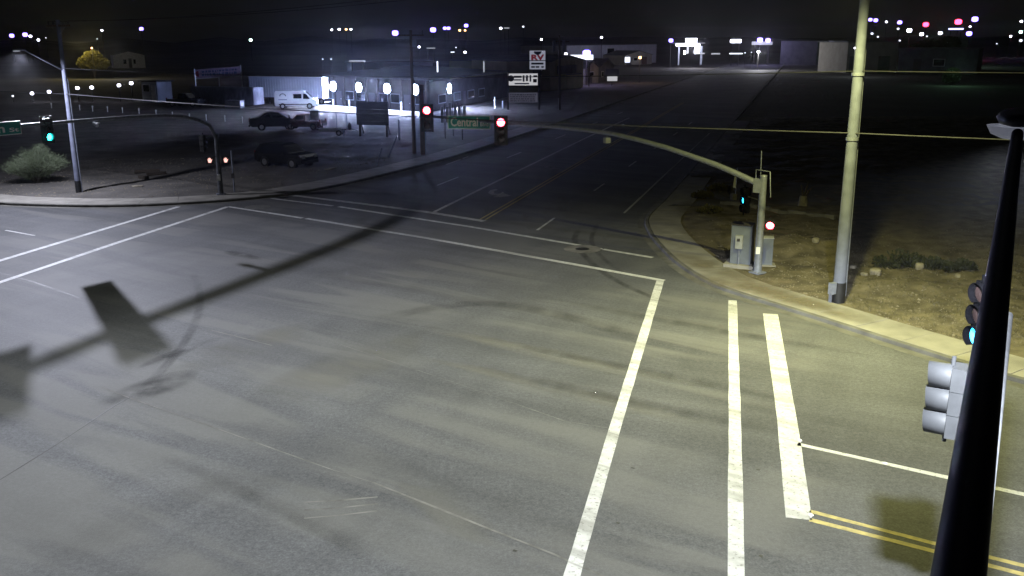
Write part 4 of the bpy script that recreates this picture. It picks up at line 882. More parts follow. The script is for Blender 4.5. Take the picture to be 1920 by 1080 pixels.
for k, (x0, x1, y0, y1) in enumerate(((963, 978, 142, 146), (963, 978, 148.5, 151), (980, 983.5, 141, 153), (986, 990, 141, 152), (993, 996, 140.5, 153), (965, 992, 155.5, 158), (999.5, 1006.5, 148, 154.5), (1000, 1007, 141, 145))): fc(x0, y0, x1, y1, 'lettering', 'blue_txt' if k != 6 else 'ink', mq, -.115, .03)
lq = fc(954.5, 174, 1008, 192, 'message_board', lampmat('board_flood_glow', (.6, .6, .85), .09), t, 0, .15)  # its glow paints in the floodlight falling on the board
for r_ in range(4):
    x = 956.5
    while x < 1003:
        wl = rnd.uniform(2, 6); fc(x, 176.2 + r_ * 3.9, min(x + wl, 1005), 178.6 + r_ * 3.9, 'lettering', 'ink', lq, -.09, .03); x += wl + 1.3
for yy in (137, 161.5, 173): fc(953, yy, 1011, yy + 1.6, 'crossbar', 'frame_d', t, .05, .2)

# --------------------------------------------------------------- other buildings behind
def shed(name, label, x0, y0, x1, y1, ztoppx, depth, m, roofm='roofm', gable=0., seam=0, cat='building', wins=(), doors=(), base_from=None, lit=(), ridge_h=None):
    a, b = g(x0, y0), g(x1, y1); h = at(x0, ztoppx, a.y).z; t = thing(name, (a + b) / 2, label, cat); u = (b - a); Lb = u.length; u.normalize(); back = Vector((-u.y, u.x, 0)); yaw = math.atan2(u.y, u.x)
    c = (a + b) / 2 + back * depth / 2
    if gable:
        mb = MB(); mb.prism([(-Lb / 2, -.1), (Lb / 2, -.1), (Lb / 2, h), (0, h + gable), (-Lb / 2, h)], c, u, Z, back, depth); mb.build('wall', m, t, fix=True)
        rfm = MB()
        for s in (-1, 1):
            e = math.hypot(Lb / 2, gable); an = math.atan2(gable, Lb / 2); ux = (u * math.cos(an) * s + Z * (-math.sin(an))).normalized(); nz_ = Z * math.cos(an) + u * math.sin(an) * s
            mm = Matrix((ux, back, nz_)).transposed(); rfm.box(c + Z * (h + gable / 2 + .08) + u * s * Lb / 4, (e + .4, depth + .8, .1), mat3=mm)
        rfm.build('roof', roofm, t, fix=True)
    else:
        MB().box((c.x, c.y, (h - .1) / 2), (Lb, depth, h + .1), yaw).build('wall', m, t); MB().box((c.x, c.y, h + .14), (Lb + .6, depth + .6, .18), yaw).build('roof', roofm, t)
    for i in range(seam):
        q = a + u * (Lb * (i + .5) / seam) - back * .02; MB().box((q.x, q.y, h / 2), (.08, .05, h), yaw).build('rib', m, t)
    for (u0, u1, z0, z1) in wins:
        w_ = rect_on(a, b, u0 * Lb, u1 * Lb, z0 * h, z1 * h, .03).build('window', 'white', t); rect_on(a, b, u0 * Lb + .12, u1 * Lb - .12, z0 * h + .1, z1 * h - .1, .05, .05).build('pane', 'glass', w_)
    for (u0, u1, z1, mm) in doors: rect_on(a, b, u0 * Lb, u1 * Lb, 0, z1 * h, .035).build('door', mm, t)
    for (u0, u1, z0, z1, mm) in lit: rect_on(a, b, u0 * Lb, u1 * Lb, z0 * h, z1 * h, .05).build('glow_panel', FAR[mm], t)
    return t, a, b, h
shed('metal_shed', 'tan ribbed metal shed behind the pylon sign', 950, 178, 1008, 176, 116, 14, 'tan', seam=11)
ts_, a_, b_, h_ = shed('metal_warehouse', 'tan gabled metal warehouse with dark sign board right of the pylon sign', 1031, 170, 1093, 163.5, 116, 22, 'tan', gable=1.0, seam=9, doors=((.5, .9, .5, 'tan'),))
rect_on(a_, b_, .2 * (b_ - a_).length, .78 * (b_ - a_).length, h_ * .55, h_ * .85, .06).build('sign_board', 'dwall', ts_)
rect_on(a_, b_, .47 * (b_ - a_).length, .93 * (b_ - a_).length, h_ * .5, h_ * .54, .1, .2).build('door_canopy', 'roofm', ts_)
shed('small_house', 'pale small house with red window right of the tan warehouse', 1097, 157, 1122, 154.5, 128, 10, 'cream', gable=1.3, wins=((.3, .62, .45, .75),), doors=((.2, .5, .4, 'dwall'),))
shed('small_house', 'dark low house left of the small lit roadside sign', 1123, 153, 1150, 150, 126, 12, 'dwall', gable=1.6, wins=((.15, .3, .3, .7), (.6, .75, .3, .7)))
p = g(1147, 161); t = thing('roadside_sign', p, 'small lit white sign on a post beside the far road', 'sign'); MB().box(at(1148, 147.3, p.y), (2.0, .16, .95)).build('panel', FAR['box'], t); MB().tube([p, at(1148, 151, p.y)], .07, 8).build('post', 'frame_d', t); MB().box(at(1148, 137, p.y + .5), (2.6, .2, 1.6)).build('upper_panel', 'dwall', t)
shed('long_building', 'long dim building with lit blue-violet front beyond the tan warehouse', 1062, 124, 1230, 117, 86, 20, 'metal_wall', wins=((.42, .5, .5, .85),))
shed('porch_house', 'house with a warmly lit porch beside the far road', 1172, 122, 1222, 120, 104, 10, 'cream', 'roofm', gable=1.4, doors=((.05, .22, .7, 'dwall'), (.6, .8, .8, 'brown')), wins=((.3, .45, .4, .75),))
shed('storage_hall', 'dim grey hall with bright roof edge behind the block building', 652, 160, 812, 158, 118, 18, 'metal_wall', wins=((.1, .25, .3, .6), (.6, .75, .3, .6)))
shed('low_annex', 'low cream annex with lit doorway sign behind the white bollard', 905, 186, 952, 182, 158, 8, 'cream', doors=((.5, .68, .7, 'dwall'),), lit=((.52, .63, .6, .98, 'boxw'),))
shed('dim_house', 'dim flat-roofed house above the white posts', 812, 150, 905, 148, 120, 16, 'dwall', wins=((.2, .3, .4, .7), (.6, .7, .4, .7)))
shed('cream_building', 'cream block building behind the pale utility pole', 1586, 137, 1680, 136, 80, 16, 'cream', wins=(), doors=((.05, .28, .55, 'dwall'), (.62, .85, .55, 'dgreen')))
shed('dark_hall', 'long dark hall below the cluster of coloured lights', 1682, 137, 1830, 139, 92, 18, 'dwall', doors=((.2, .3, .6, 'frame_d'),), wins=((.45, .6, .3, .6),))
shed('fenced_yard_building', 'dark ribbed building left of the pale utility pole top', 1462, 121, 1530, 122, 78, 18, 'dwall', seam=16)
shed('corner_block', 'pale end wall left of the pale utility pole', 1560, 126, 1585, 126, 77, 8, 'metal_wall')
shed('kiosk', 'small bluish kiosk left of the tarped trailer', 268, 191, 297, 192, 154, 3, 'metal_wall', wins=((.1, .55, .5, .9),), doors=((.62, .9, .85, 'white'),))
shed('white_house', 'white lit house on the slope right of the yellow tree', 214, 128, 273, 127, 104, 9, 'white', gable=1.2, wins=((.3, .42, .3, .7), (.62, .72, .3, .7)), doors=((.48, .58, .75, 'dwall'),))

# tarped trailer, banner frame, crate
tb = g(477, 200.5); tu = Vector((math.cos(R(-22)), math.sin(R(-22)), 0)); tn = Vector((tu.y, -tu.x, 0)); ta = tb - tu * 11.2
t = thing('tarped_trailer', (ta + tb) / 2, 'long low trailer wrapped in a pale blue tarp left of the white van', 'trailer'); mb = MB(); n = 60; vs = []
for i in range(n + 1):
    q = ta + tu * (11.2 * i / n); bulge = .06 * math.sin(i * 1.9) + .05 * noise.noise(Vector((i * .7, 1, 1)))
    for (o_, z) in ((.1 + bulge, .25), (bulge * .8, 1.2), (-.02 + bulge * .4, 2.45), (-.2, 2.62 + .03 * math.sin(i)), (-1.2, 2.72), (-2.3, 2.6), (-2.4, .25)): vs.append((q.x + tn.x * o_, q.y + tn.y * o_, z))
mb.add(vs, [(i * 7 + k, (i + 1) * 7 + k, (i + 1) * 7 + k + 1, i * 7 + k + 1) for i in range(n) for k in range(6)] + [tuple(range(7)), tuple(reversed(range(n * 7, n * 7 + 7)))], True); mb.build('tarp', 'tarp', t, fix=True)
for k in (2.5, 3.6, 8.):
    q = ta + tu * k - tn * .3; MB().tube([q + Z * .36 - tn * .12, q + Z * .36 + tn * .12], .36, 14).build('wheel', 'rubber', t)
c_ = g(438, 203); o = MB().box(c_ + Vector((0, .7, .5)), (2.4, 1.1, 1.), R(-15), top=.97); t = thing('storage_crate', c_, 'white storage crate in front of the tarped trailer', 'crate'); o.build('crate_body', 'white', t); MB().box(c_ + Vector((0, .7, 1.03)), (2.5, 1.2, .07), R(-15)).build('lid', 'tarp', t)
bfY = ta.y + 4.5
t = thing('banner_sign', at(405, 168, bfY), 'faded banner on a tall post frame above the tarped trailer', 'sign')
bl, br, brl, bll = at(363, 131, bfY + 1), at(450, 124.5, bfY - 1), at(450, 141, bfY - 1), at(365, 147, bfY + 1)
mb = MB(); mb.add([bl, br, brl, bll] + [p + Vector((0, .06, 0)) for p in (bl, br, brl, bll)], [(3, 2, 1, 0), (4, 5, 6, 7), (0, 1, 5, 4), (1, 2, 6, 5), (2, 3, 7, 6), (3, 0, 4, 7)]); bnr = mb.build('banner', 'pink', t, fix=True)
lerp2 = lambda u, v: (bl * (1 - u) + br * u) * (1 - v) + (bll * (1 - u) + brl * u) * v
for (v0, v1) in ((.2, .42), (.52, .8)):
    u = .17
    while u < .9:
        w_ = rnd.uniform(.02, .07); q = MB(); qq = [lerp2(u, v0), lerp2(u + w_, v0), lerp2(u + w_, v1), lerp2(u, v1)]; q.add([p - Vector((0, .02, 0)) for p in qq] + [p + Vector((0, .01, 0)) for p in qq], [(0, 1, 2, 3), (0, 4, 5, 1), (2, 6, 7, 3), (1, 5, 6, 2), (3, 7, 4, 0)]); q.build('lettering', 'blue_txt', bnr, fix=True); u += w_ + .02
MB().tube([lerp2(.085, .5) - Vector((0, .03, 0)), lerp2(.085, .5)], .42, 16).build('emblem', 'tail', bnr)
for x, yt in ((364, 129), (410, 144), (450.5, 122)):
    p = at(x, yt, bfY); MB().tube([(p.x, p.y + .08, -.05), (p.x, p.y + .08, p.z)], .08, 8).build('post', 'white', t)
MB().tube([at(364.5, 148, bfY + .95), at(450, 142, bfY - .95)], .06, 6).build('rail', 'white', t)

# pale marker posts in a row across the lot edge, and the lit row behind
for i, (x, y) in enumerate(((97, 196), (150, 200), (174, 202), (202, 203), (230, 205), (261, 207), (293, 210), (324, 214), (356, 218), (387, 219), (422, 221), (455, 224))):
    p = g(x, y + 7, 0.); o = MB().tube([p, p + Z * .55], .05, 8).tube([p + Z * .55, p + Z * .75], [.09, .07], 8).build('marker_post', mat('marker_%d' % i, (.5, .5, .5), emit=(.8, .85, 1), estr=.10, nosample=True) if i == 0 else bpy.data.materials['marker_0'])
    tag(o, '%s from the left in the row of pale knee-high markers across the dark lot' % ('first second third fourth fifth sixth seventh eighth ninth tenth eleventh twelfth'.split()[i]), 'marker post', 'row of lot markers')
ROW = [(24, 180), (60, 175), (92, 172), (145, 165), (172, 164), (223, 160), (246, 156)]
ordn = ['first', 'second', 'third', 'fourth', 'fifth', 'sixth', 'seventh']
def lamp_mesh(p, h, r, colr, stretch=1.):
    mb = MB(); me = None
    mb.tube([p - Z * h, p - Z * (r * .5)], min(.08, r * .3), 6); n0 = len(mb.f)
    mb.tube([p - Z * r * .8, p - Z * r * .5, p + Z * r * .5, p + Z * r * .8], [r * .5, r * stretch, r * stretch, r * .5], 10); me = mb.mesh('lamp', M['frame_d']); me.materials.append(FAR[colr])
    for i, f in enumerate(me.polygons): f.material_index = 1 if i >= n0 else 0
    return me
def far_lamp(x, y, Y, r, colr, label, name='added_lamp', cat='lamp', group=None, stretch=1.):
    p = at(x, y, Y); gz = -.1; h = p.z - gz; return tag(link(name, lamp_mesh(p, h, r, colr, stretch)), label, cat, group)
for i, (x, y) in enumerate(ROW): far_lamp(x, y, 150, .26 if i else .16, 'white' if i else 'dim', '%s from the left in the row of small white lamps beyond the dark lot' % ordn[i], 'path_lamp', 'lamp', 'row of path lamps')

# --------------------------------------------------------------- lights of the town, each where it stands
TOWN = [  # pixel, distance, radius, colour, label
 (22, 67, 420, 1.1, 'violet', 'bright violet-white street light at the far left edge of the skyline'), (47, 65, 430, 1.2, 'violet', 'brightest violet-white street light left of the left pole top'), (57, 68, 450, 1.0, 'white', 'white street light touching the brightest one left of the left pole top'),
 (72, 75, 400, .8, 'white', 'white street light lowest of the cluster left of the left pole top'), (86, 71, 460, .4, 'dim', 'faint light just left of the left pole top'), (191, 57, 430, .7, 'white', 'small white light high above the yellow tree'), (182, 73, 400, .4, 'dim', 'faint light close above the yellow tree'),
 (265, 54, 420, .95, 'violet', 'violet light above the white slope house'), (470, 75, 420, .9, 'green', 'greenish white light high above the banner frame'),
 (622, 56, 500, .8, 'white', 'leftmost white light of the faint skyline row above the block building'), (636, 55, 500, .95, 'white', 'second white light of the faint skyline row above the block building'), (649, 55, 500, .9, 'warm', 'warm third light of the faint skyline row above the block building'), (658, 55, 500, .8, 'white', 'fourth light of the faint skyline row above the block building'),
 (741, 62, 420, 1.5, 'violet', 'large violet-white light left of the tall pole crossarm'), (812, 56, 420, 1.4, 'violet', 'large violet-white light right of the tall pole crossarm'), (834, 53, 440, .9, 'violet', 'left of two touching violet lights right of the tall pole crossarm'), (841, 53, 440, .9, 'violet', 'right of two touching violet lights right of the tall pole crossarm'),
 (862, 57, 440, .8, 'warm', 'left of two warm orange lights under the violet skyline light'), (872, 57, 440, .7, 'warm', 'right of two warm orange lights under the violet skyline light'), (874, 48, 430, 1.0, 'violet', 'violet light above the two warm orange lights'),
 (939, 53, 430, .8, 'white', 'white light left of a short bright bar on the skyline'), (981, 50, 430, .7, 'dim', 'faint tilted light above the pylon sign'), (786, 88, 260, .45, 'white', 'white light beside the tall pole under its crossarm'), (855, 89, 280, .3, 'dim', 'faint light above the dim flat-roofed house'),
 (872, 98, 260, .5, 'white', 'white light over the roof of the dim flat-roofed house'), (605, 111, 260, .32, 'dim', 'left of two faint lights above the box trailer end'), (621, 111, 260, .35, 'dim', 'right of two faint lights above the box trailer end'),
 (1015, 74, 300, .5, 'white', 'white light just above the pylon sign RV panel'), (1128, 70, 320, .55, 'white', 'single white light high above the long lit building'), (1061, 101, 200, .45, 'white', 'white lamp over the tan warehouse roof'),
 (1100, 100, 195, .95, 'violet', 'dazzling violet lamp on the long building front'), (1200, 108, 205, .5, 'warm', 'warm porch lamp beside the far road'),
 (1258, 76, 300, .8, 'violet', 'violet lamp left of the bright canopy by the far road'), (1425, 75, 330, 1.1, 'violet', 'violet lamp right of the bright canopy, left of a pair'), (1440, 76, 330, 1.0, 'violet', 'violet lamp right of the bright canopy, right of a pair'), (1422, 97, 275, .6, 'white', 'white lamp low beside the far road'), (1409, 98, 300, .3, 'dim', 'faint lamp low beside the far road'), (1397, 99, 300, .3, 'dim', 'faintest lamp low beside the far road'),
 (1603, 90, 230, .32, 'white', 'small white lamp on the cream building end'), (1632, 37, 450, 1.0, 'violet', 'leftmost violet light right of the pale utility pole'), (1642, 38, 450, 1.1, 'violet', 'second violet light right of the pale utility pole'), (1662, 41, 450, .7, 'white', 'small white light third right of the pale utility pole'),
 (1687, 42, 430, 1.1, 'violet', 'violet light above a whitish lamp in the right skyline cluster'), (1684, 54, 430, .8, 'dim', 'dim whitish lamp in the left of the right skyline cluster'), (1705, 57, 400, 1.5, 'white', 'largest white light in the middle of the right skyline cluster'),
 (1736, 46, 420, 1.3, 'red', 'left red light in the right skyline cluster'), (1728, 64, 380, 1.1, 'white', 'white light below the left red light'), (1738, 68, 380, .5, 'dim', 'faint blue-white light right below the left red light'), (1763, 62, 380, 1.1, 'white', 'white light between the two red lights'),
 (1797, 41, 400, 1.5, 'red', 'large red light at the top right skyline'), (1828, 36, 400, 1.4, 'violet', 'highest white-violet light at the top right skyline'), (1819, 50, 420, .6, 'white', 'small white light right of the blue bar'), (1817, 63, 380, 1.2, 'violet', 'lower white-violet light at the top right skyline'),
 (1776, 77, 300, 1.0, 'green', 'greenish white lamp beside the lit green tree'), (1635, 63, 400, .8, 'dim', 'dim white light right beside the pale utility pole'), (1646, 69, 400, .6, 'dim', 'dim small light low right of the pale utility pole'), (1687, 76, 350, .5, 'dim', 'faint light over the dark hall'),
 (1915, 40, 420, .8, 'white', 'highest white light at the right picture edge'), (1914, 60, 420, 1.0, 'green', 'pale green light at the right picture edge'), (1895, 68, 420, .7, 'white', 'white light left of the pale green one near the right edge'), (1914, 76, 420, 1.0, 'dim', 'dim light low at the right picture edge'), (1869, 82, 400, .4, 'dim', 'faint single light near the right edge'),
]
for x, y, Y, r, c, lab in TOWN: far_lamp(x, y, Y, r * (.85 if c in ('violet', 'red') else .62), c, lab, 'street_light', 'street light', 'lights of the town')
# lit bars and canopies in the distance
def bar(x0, y0, x1, y1, Y, colr, name, label, cat, legs=True):
    a, b = at(x0, y0, Y), at(x1, y1, Y); t = thing(name, Vector(((a.x + b.x) / 2, Y, 0)), label, cat)
    MB().box(((a.x + b.x) / 2, Y, (a.z + b.z) / 2), (abs(b.x - a.x), .5, abs(a.z - b.z))).build('lit_face', FAR[colr], t)
    if legs:
        for s in (.15, .85): MB().tube([(a.x + (b.x - a.x) * s, Y + .1, -.1), (a.x + (b.x - a.x) * s, Y + .1, min(a.z, b.z) + .05)], .12, 6).build('post', 'frame_d', t)
    return t
gsY = 300
t = thing('fuel_canopy', at(1300, 100, gsY), 'brilliantly lit station canopy by the far road', 'station')
def face(x0, y0, x1, y1, nm, m, dy=0, th=.6): a, b = at(x0, y0, gsY), at(x1, y1, gsY); MB().box(((a.x + b.x) / 2, gsY + dy, (a.z + b.z) / 2), (b.x - a.x, th, a.z - b.z)).build(nm, m, t)
face(1286, 72, 1306, 84, 'canopy_sign', FAR['white']); face(1267, 82.5, 1303, 86, 'canopy_edge', FAR['white'], -.4); face(1303, 82, 1311, 101, 'shop_window', FAR['white'], -.2); face(1281.5, 95, 1283.5, 102, 'pump', FAR['white'], -.8); face(1286, 95, 1288, 101, 'pump', FAR['pale'], -.8); face(1299, 94, 1302, 100, 'pump', FAR['pale'], -.8); face(1288, 86, 1291, 100, 'column', FAR['pale'])
face(1303, 99, 1320, 101.5, 'display_strip', FAR['pale'], -.6); face(1272, 86, 1273, 122, 'column', 'galv'); face(1314, 86, 1315.5, 121, 'column', 'galv'); face(1262, 80, 1320, 82, 'roof', 'roofm', 1.5, 5)
bar(1370, 74, 1389, 80, 320, 'white', 'lit_billboard', 'white lit panel between the station canopy and violet lamps', 'sign'); bar(1410, 78, 1448, 84, 330, 'pale', 'lit_shop', 'pale blue shop front under the pair of violet lamps', 'shop'); bar(1334, 99.5, 1350, 102, 300, 'pale', 'display_strip', 'low pale strip light right of the station canopy', 'sign', False); bar(1368, 99.5, 1392, 101.5, 300, 'dim', 'display_strip', 'longer low strip light along the far road', 'sign', False)
bar(945, 51.5, 955, 53.5, 430, 'pale', 'glow_panel', 'short bright bar on the skyline above the annex', 'sign'); bar(1779, 53, 1806, 55.5, 400, 'blue', 'glow_panel', 'blue-violet bar under the large red light', 'sign'); bar(800, 89.5, 816, 91, 250, 'pale', 'glow_panel', 'thin glowing bar for a lit roof edge right of the tall pole', 'sign'); bar(845, 97, 852, 98.5, 260, 'dim', 'glow_panel', 'short dim bar above the dim flat-roofed house', 'sign')  # roof edge by the pole: lamp light painted as a glowing bar
bar(655, 113, 685, 115.5, 175, 'pale', 'glowing_roof_edge', 'glowing streak for a lit roof edge above the floodlit building', 'sign'); bar(906, 115, 908.5, 137, 150, 'pale', 'light_tube', 'upright white light tube above the annex roof', 'sign', False); bar(819, 115, 821.5, 135, 150, 'dim', 'light_tube', 'dim upright light tube above the dim flat-roofed house', 'sign', False)  # roof edge streak glows by itself in place of light on it
bar(1066, 103, 1112, 112, 190, 'box' if False else 'dim', 'glowing_roof', 'low roof glowing on its own in front of the long building', 'building'); bar(1172, 107, 1181, 117, 203, 'dim', 'lit_doorway', 'pale lit doorway of the porch house', 'doorway', False)  # light on the low roof is put in as its own glow
bar(1040, 80, 1051, 95, 240, 'dim', 'light_tube', 'pair of dim upright light panels beside the far dark pole', 'sign', False) if False else None
# lamp light where the photograph shows lit fronts
def small_light(x, y, Y, e, col, rad=.3, off=(0, -1.5, 0)):
    d = bpy.data.lights.new('lamp_glow', 'POINT'); d.energy = e; d.color = col; d.shadow_soft_size = rad; o = bpy.data.objects.new('lamp_glow', d); COL.objects.link(o); o.location = at(x, y, Y) + Vector(off)
small_light(1100, 100, 195, 900, (.6, .5, 1)); small_light(1200, 108, 205, 300, (1, .7, .4)); small_light(1776, 77, 300, 2500, (.6, 1, .75), off=(-2, -3, 1)); small_light(1061, 101, 200, 250, (.8, .8, 1))
small_light(1425, 75, 330, 2500, (.6, .55, 1), off=(0, -4, 0)); small_light(1295, 82, 300, 5000, (.85, .85, 1), off=(0, -6, -1)); small_light(1603, 90, 230, 500, (.8, .95, 1))

# dark pole by the far road
b9 = g(1049, 206, .0); t = thing('utility_pole', b9, 'dark wooden utility pole right of the pylon sign', 'utility pole'); MB().tube([b9, at(1049, 66, b9.y)], [.2, .13], 10).build('pole', 'wood', t)
for s in (-1, 1): MB().box(at(1049 + 9 * s - 1, 86, b9.y), (.35, .3, 1.4)).build('transformer', 'galv', t)
MB().box(at(1049, 78, b9.y), (2.6, .12, .14)).build('crossarm', 'wood', t)
MB().tube([b9 + Vector((-.15, -.2, .0)), b9 + Vector((-.15, -.2, 1.6))], .06, 6).build('marker_sleeve', 'white', t)

# ================================================================== PLANTS, STONES, RUBBLE
def bush(name, base, lobes, n, leaf, m, label, trunks, cat='bush', up=.5, group=None, seed=1):
    rr = random.Random(seed); t = thing(name, base, label, cat, group); mb = MB()
    for (dx, dy, dz, rx, rz) in trunks: mb.tube([base + Vector((0, 0, -.1)), base + Vector((dx * .4, dy * .4, dz * .55)), base + Vector((dx, dy, dz))], [.07 * rx, .045 * rx, .015 * rx], 6)
    mb.build('trunk', 'bark', t); cb = MB(); vs = []; fs = []
    for i in range(n):
        lx, ly, lz, sx, sy, sz = rr.choice(lobes)
        while True:
            d = Vector((rr.gauss(0, 1), rr.gauss(0, 1), rr.gauss(0, 1))).normalized(); q = rr.random() ** .45
            p = base + Vector((lx + d.x * sx * q, ly + d.y * sy * q, lz + d.z * sz * q))
            if noise.noise(p * 1.9) > -.25 or rr.random() < .25: break
        if p.z < base.z + .05: continue
        ax = (d + Z * up * 2 + Vector((rr.gauss(0, .4), rr.gauss(0, .4), rr.gauss(0, .4)))).normalized(); sd = ax.cross(Vector((rr.gauss(0, 1), rr.gauss(0, 1), rr.gauss(0, 1)))).normalized(); l = leaf * rr.uniform(.6, 1.5); w_ = l * .28; k = len(vs)
        vs += [p - sd * w_ * .4, p + sd * w_ * .4, p + ax * l * .6 + sd * w_, p + ax * l, p + ax * l * .6 - sd * w_]; fs.append((k, k + 1, k + 2, k + 3, k + 4))
    cb.add(vs, fs); cb.build('crown', m, t); return t
bb_ = g(64, 346, .12)
sc_ = bb_.y / F
def feather_bush(name, base, n, label, W_, Hh, m, seed):       # sprays of thin stems, each a plume of narrow leaves
    rr = random.Random(seed); t = thing(name, base, label, 'bush'); tr = MB(); vs = []; fs = []
    for i in range(n):
        a = rr.random() * 6.283; sp = rr.random() ** .7; tx = math.cos(a) * sp * W_ + rr.gauss(0, .12); ty = math.sin(a) * sp * W_ * .7; lump = .78 + .3 * noise.noise(Vector((tx * .9, ty * .9, 3.)))
        tz = Hh * (1 - .42 * sp ** 2.4) * lump * rr.uniform(.75, 1.08) + (.25 if tx > -.4 * W_ else 0); tip = base + Vector((tx, ty, tz)); mid = base + Vector((tx * .42, ty * .42, tz * .6))
        if i % 5 == 0: tr.tube([base + Vector((tx * .05, ty * .05, -.05)), mid, base + (tip - base) * .92], [.028, .014, .005], 5)
        for k in range(42):
            u = rr.uniform(.3, 1.03); p = (base * (1 - u) ** 2 + mid * 2 * u * (1 - u) + tip * u * u) + Vector((rr.gauss(0, .09), rr.gauss(0, .09), rr.gauss(0, .07))); ax = ((tip - mid).normalized() + Vector((rr.gauss(0, .5), rr.gauss(0, .5), rr.gauss(.1, .4)))).normalized(); sd = ax.cross(Vector((rr.gauss(0, 1), rr.gauss(0, 1), rr.gauss(0, 1)))).normalized(); l = rr.uniform(.08, .2); q = len(vs)
            vs += [p - sd * .012, p + sd * .012, p + ax * l]; fs.append((q, q + 1, q + 2))
    tr.build('trunk', 'bark', t); cb = MB(); cb.add(vs, fs); cb.build('crown', m, t); return t
feather_bush('desert_bush', bb_ + Vector((0, .6, 0)), 800, 'large feathery grey-green bush left of the left utility pole', 2.15, 2.45, 'leaf_a', 3)
yb = at(175, 124, 240); yb.z = -.1; yz = at(175, 92, 240).z
bush('yellow_tree', yb, [(-1.5, 0, yz - 3.3, 2.4, 2.4, 1.5), (1.6, 0, yz - 3.4, 2.3, 2.4, 1.4), (0, 0, yz - 2.0, 2.2, 2.2, 1.6), (0, .5, yz - 4.0, 3., 2.6, 1.)], 6000, .42, 'leaf_y', 'round yellow-lit tree on the dark slope at upper left', [(-1, 0, yz - 3, 2, 1), (1, 0, yz - 3, 2, 1), (0, 0, yz - 2, 2.6, 1)], 'tree', .2, seed=5)
far_lamp(172, 90, 237, .22, 'warm', 'added warm lamp lighting the top of the yellow tree', 'added_lamp'); small_light(172, 90, 240, 2600, (1, .85, .35), .2, (-.4, -4.5, .8)); small_light(238, 104, 235, 800, (.95, .97, 1), .3, (-1, -3, 0))  # lamp added to light the tree; house light has no fixture
gb = at(1781, 170, 190); gb.z = -.1; bush('round_shrub', gb, [(0, 0, 1.6, 1.7, 1.5, 1.5), (.3, 0, 2.3, 1.2, 1.2, 1.0)], 3000, .3, 'leaf_b', 'round dark green shrub below the dark hall', [(0, 0, 1.5, 1, 1)], seed=8)
small_light(1781, 150, 190, 260, (.45, 1, .6), .2, (-1, -5, 3))  # green point light above the shrub, no lamp body
gt = at(1745, 95, 290); gt.z = -.1; gtz = at(1745, 72, 290).z
bush('leafy_tree', gt, [(0, 0, gtz - 2, 4.5, 3, 1.8), (5, 0, gtz - 1.5, 3.5, 3, 2.), (-3.5, 0, gtz - 2.8, 2.5, 2, 1.2)], 5000, .55, 'leaf_b', 'green-lit tree under the right skyline cluster', [(0, 0, gtz - 2, 2.5, 1), (4, 0, gtz - 2, 2, 1)], 'tree', .2, seed=9)
for i, (x, y, s, lab) in enumerate(((1690, 497, 1.25, 'dark scrubby bush in the dirt right of the pale utility pole'), (1745, 503, .8, 'second dark scrub right of the pale utility pole'), (1330, 402, .7, 'scrub clump on the dirt behind the right sidewalk'), (1800, 512, .7, 'low scrub near the dark davit'), (1318, 372, .7, 'dim scrub clump left of the white flag'), (1350, 360, .8, 'dim scrub clump beside the white flag'))):
    p = g(x, y, .1); p.z = hz(p.x, p.y) - .03
    bush('scrub_bush', p, [(0, 0, .3 * s, .7 * s, .6 * s, .32 * s), (.5 * s, .1, .22 * s, .5 * s, .4 * s, .22 * s), (-.5 * s, 0, .22 * s, .5 * s, .4 * s, .2 * s)], 900, .13, 'leaf_b' if i in (0, 1, 3) else 'weed', lab, [(.2, 0, .4 * s, .5, 1), (-.2, 0, .4 * s, .5, 1)], group='scrub bushes', seed=20 + i)
# stump, flag, low kerb remains, timber, stones
p = g(1505, 388, .1); p.z = hz(p.x, p.y); t = thing('tree_stump', p, 'pale broken stump behind the corner mast', 'stump'); MB().tube([p - Z * .1, p + Z * .35, p + Z * .6], [.3, .24, .2], 10).build('trunk', 'stone', t)
for d in ((.5, 0, 1.1), (-.15, .1, 1.2), (.25, .1, 1.35)): MB().tube([p + Z * .4, p + Vector((d[0] * .5, d[1], .85)), p + Vector(d)], [.09, .05, .02], 6).build('branch', 'bark', t)
p = g(1378, 376, .1); p.z = hz(p.x, p.y); t = thing('marker_flag', p, 'white marker flag on a thin post behind the controller cabinets', 'flag'); hf = at(1380, 315, p.y).z
MB().tube([p, Vector((p.x + .05, p.y, hf))], .022, 6).build('post', 'galv', t); q = at(1379, 338, p.y); MB().add([q + Vector((-.05, 0, .35)), q + Vector((.06, .02, .42)), q + Vector((.03, -.05, -.1)), q + Vector((.1, .04, -.5)), q + Vector((-.12, .03, -.42)), q + Vector((-.1, -.04, 0))], [(0, 1, 2, 5), (5, 2, 3, 4)]).build('cloth', 'sign_white', t)
MB().box(p + Vector((-.1, 0, .2)), (.28, .28, .4), .3).build('base_block', 'concrete_d', t)
a, b, c3 = g(1352, 384, .1), g(1420, 394, .1), g(1565, 413, .1)
o = MB(); 
for u, v in ((a, b), (b + (c3 - b) * .06, c3)):
    k = 8
    for i in range(k):
        m_ = u + (v - u) * ((i + .5) / k); d_ = v - u; o.box((m_.x, m_.y, hz(m_.x, m_.y) + .06), (d_.length / k * .97, .2, .22), math.atan2(d_.y, d_.x))
tag(o.build('concrete_edging', 'concrete_d'), 'low concrete edging in the dirt behind the controller cabinets', 'edging')
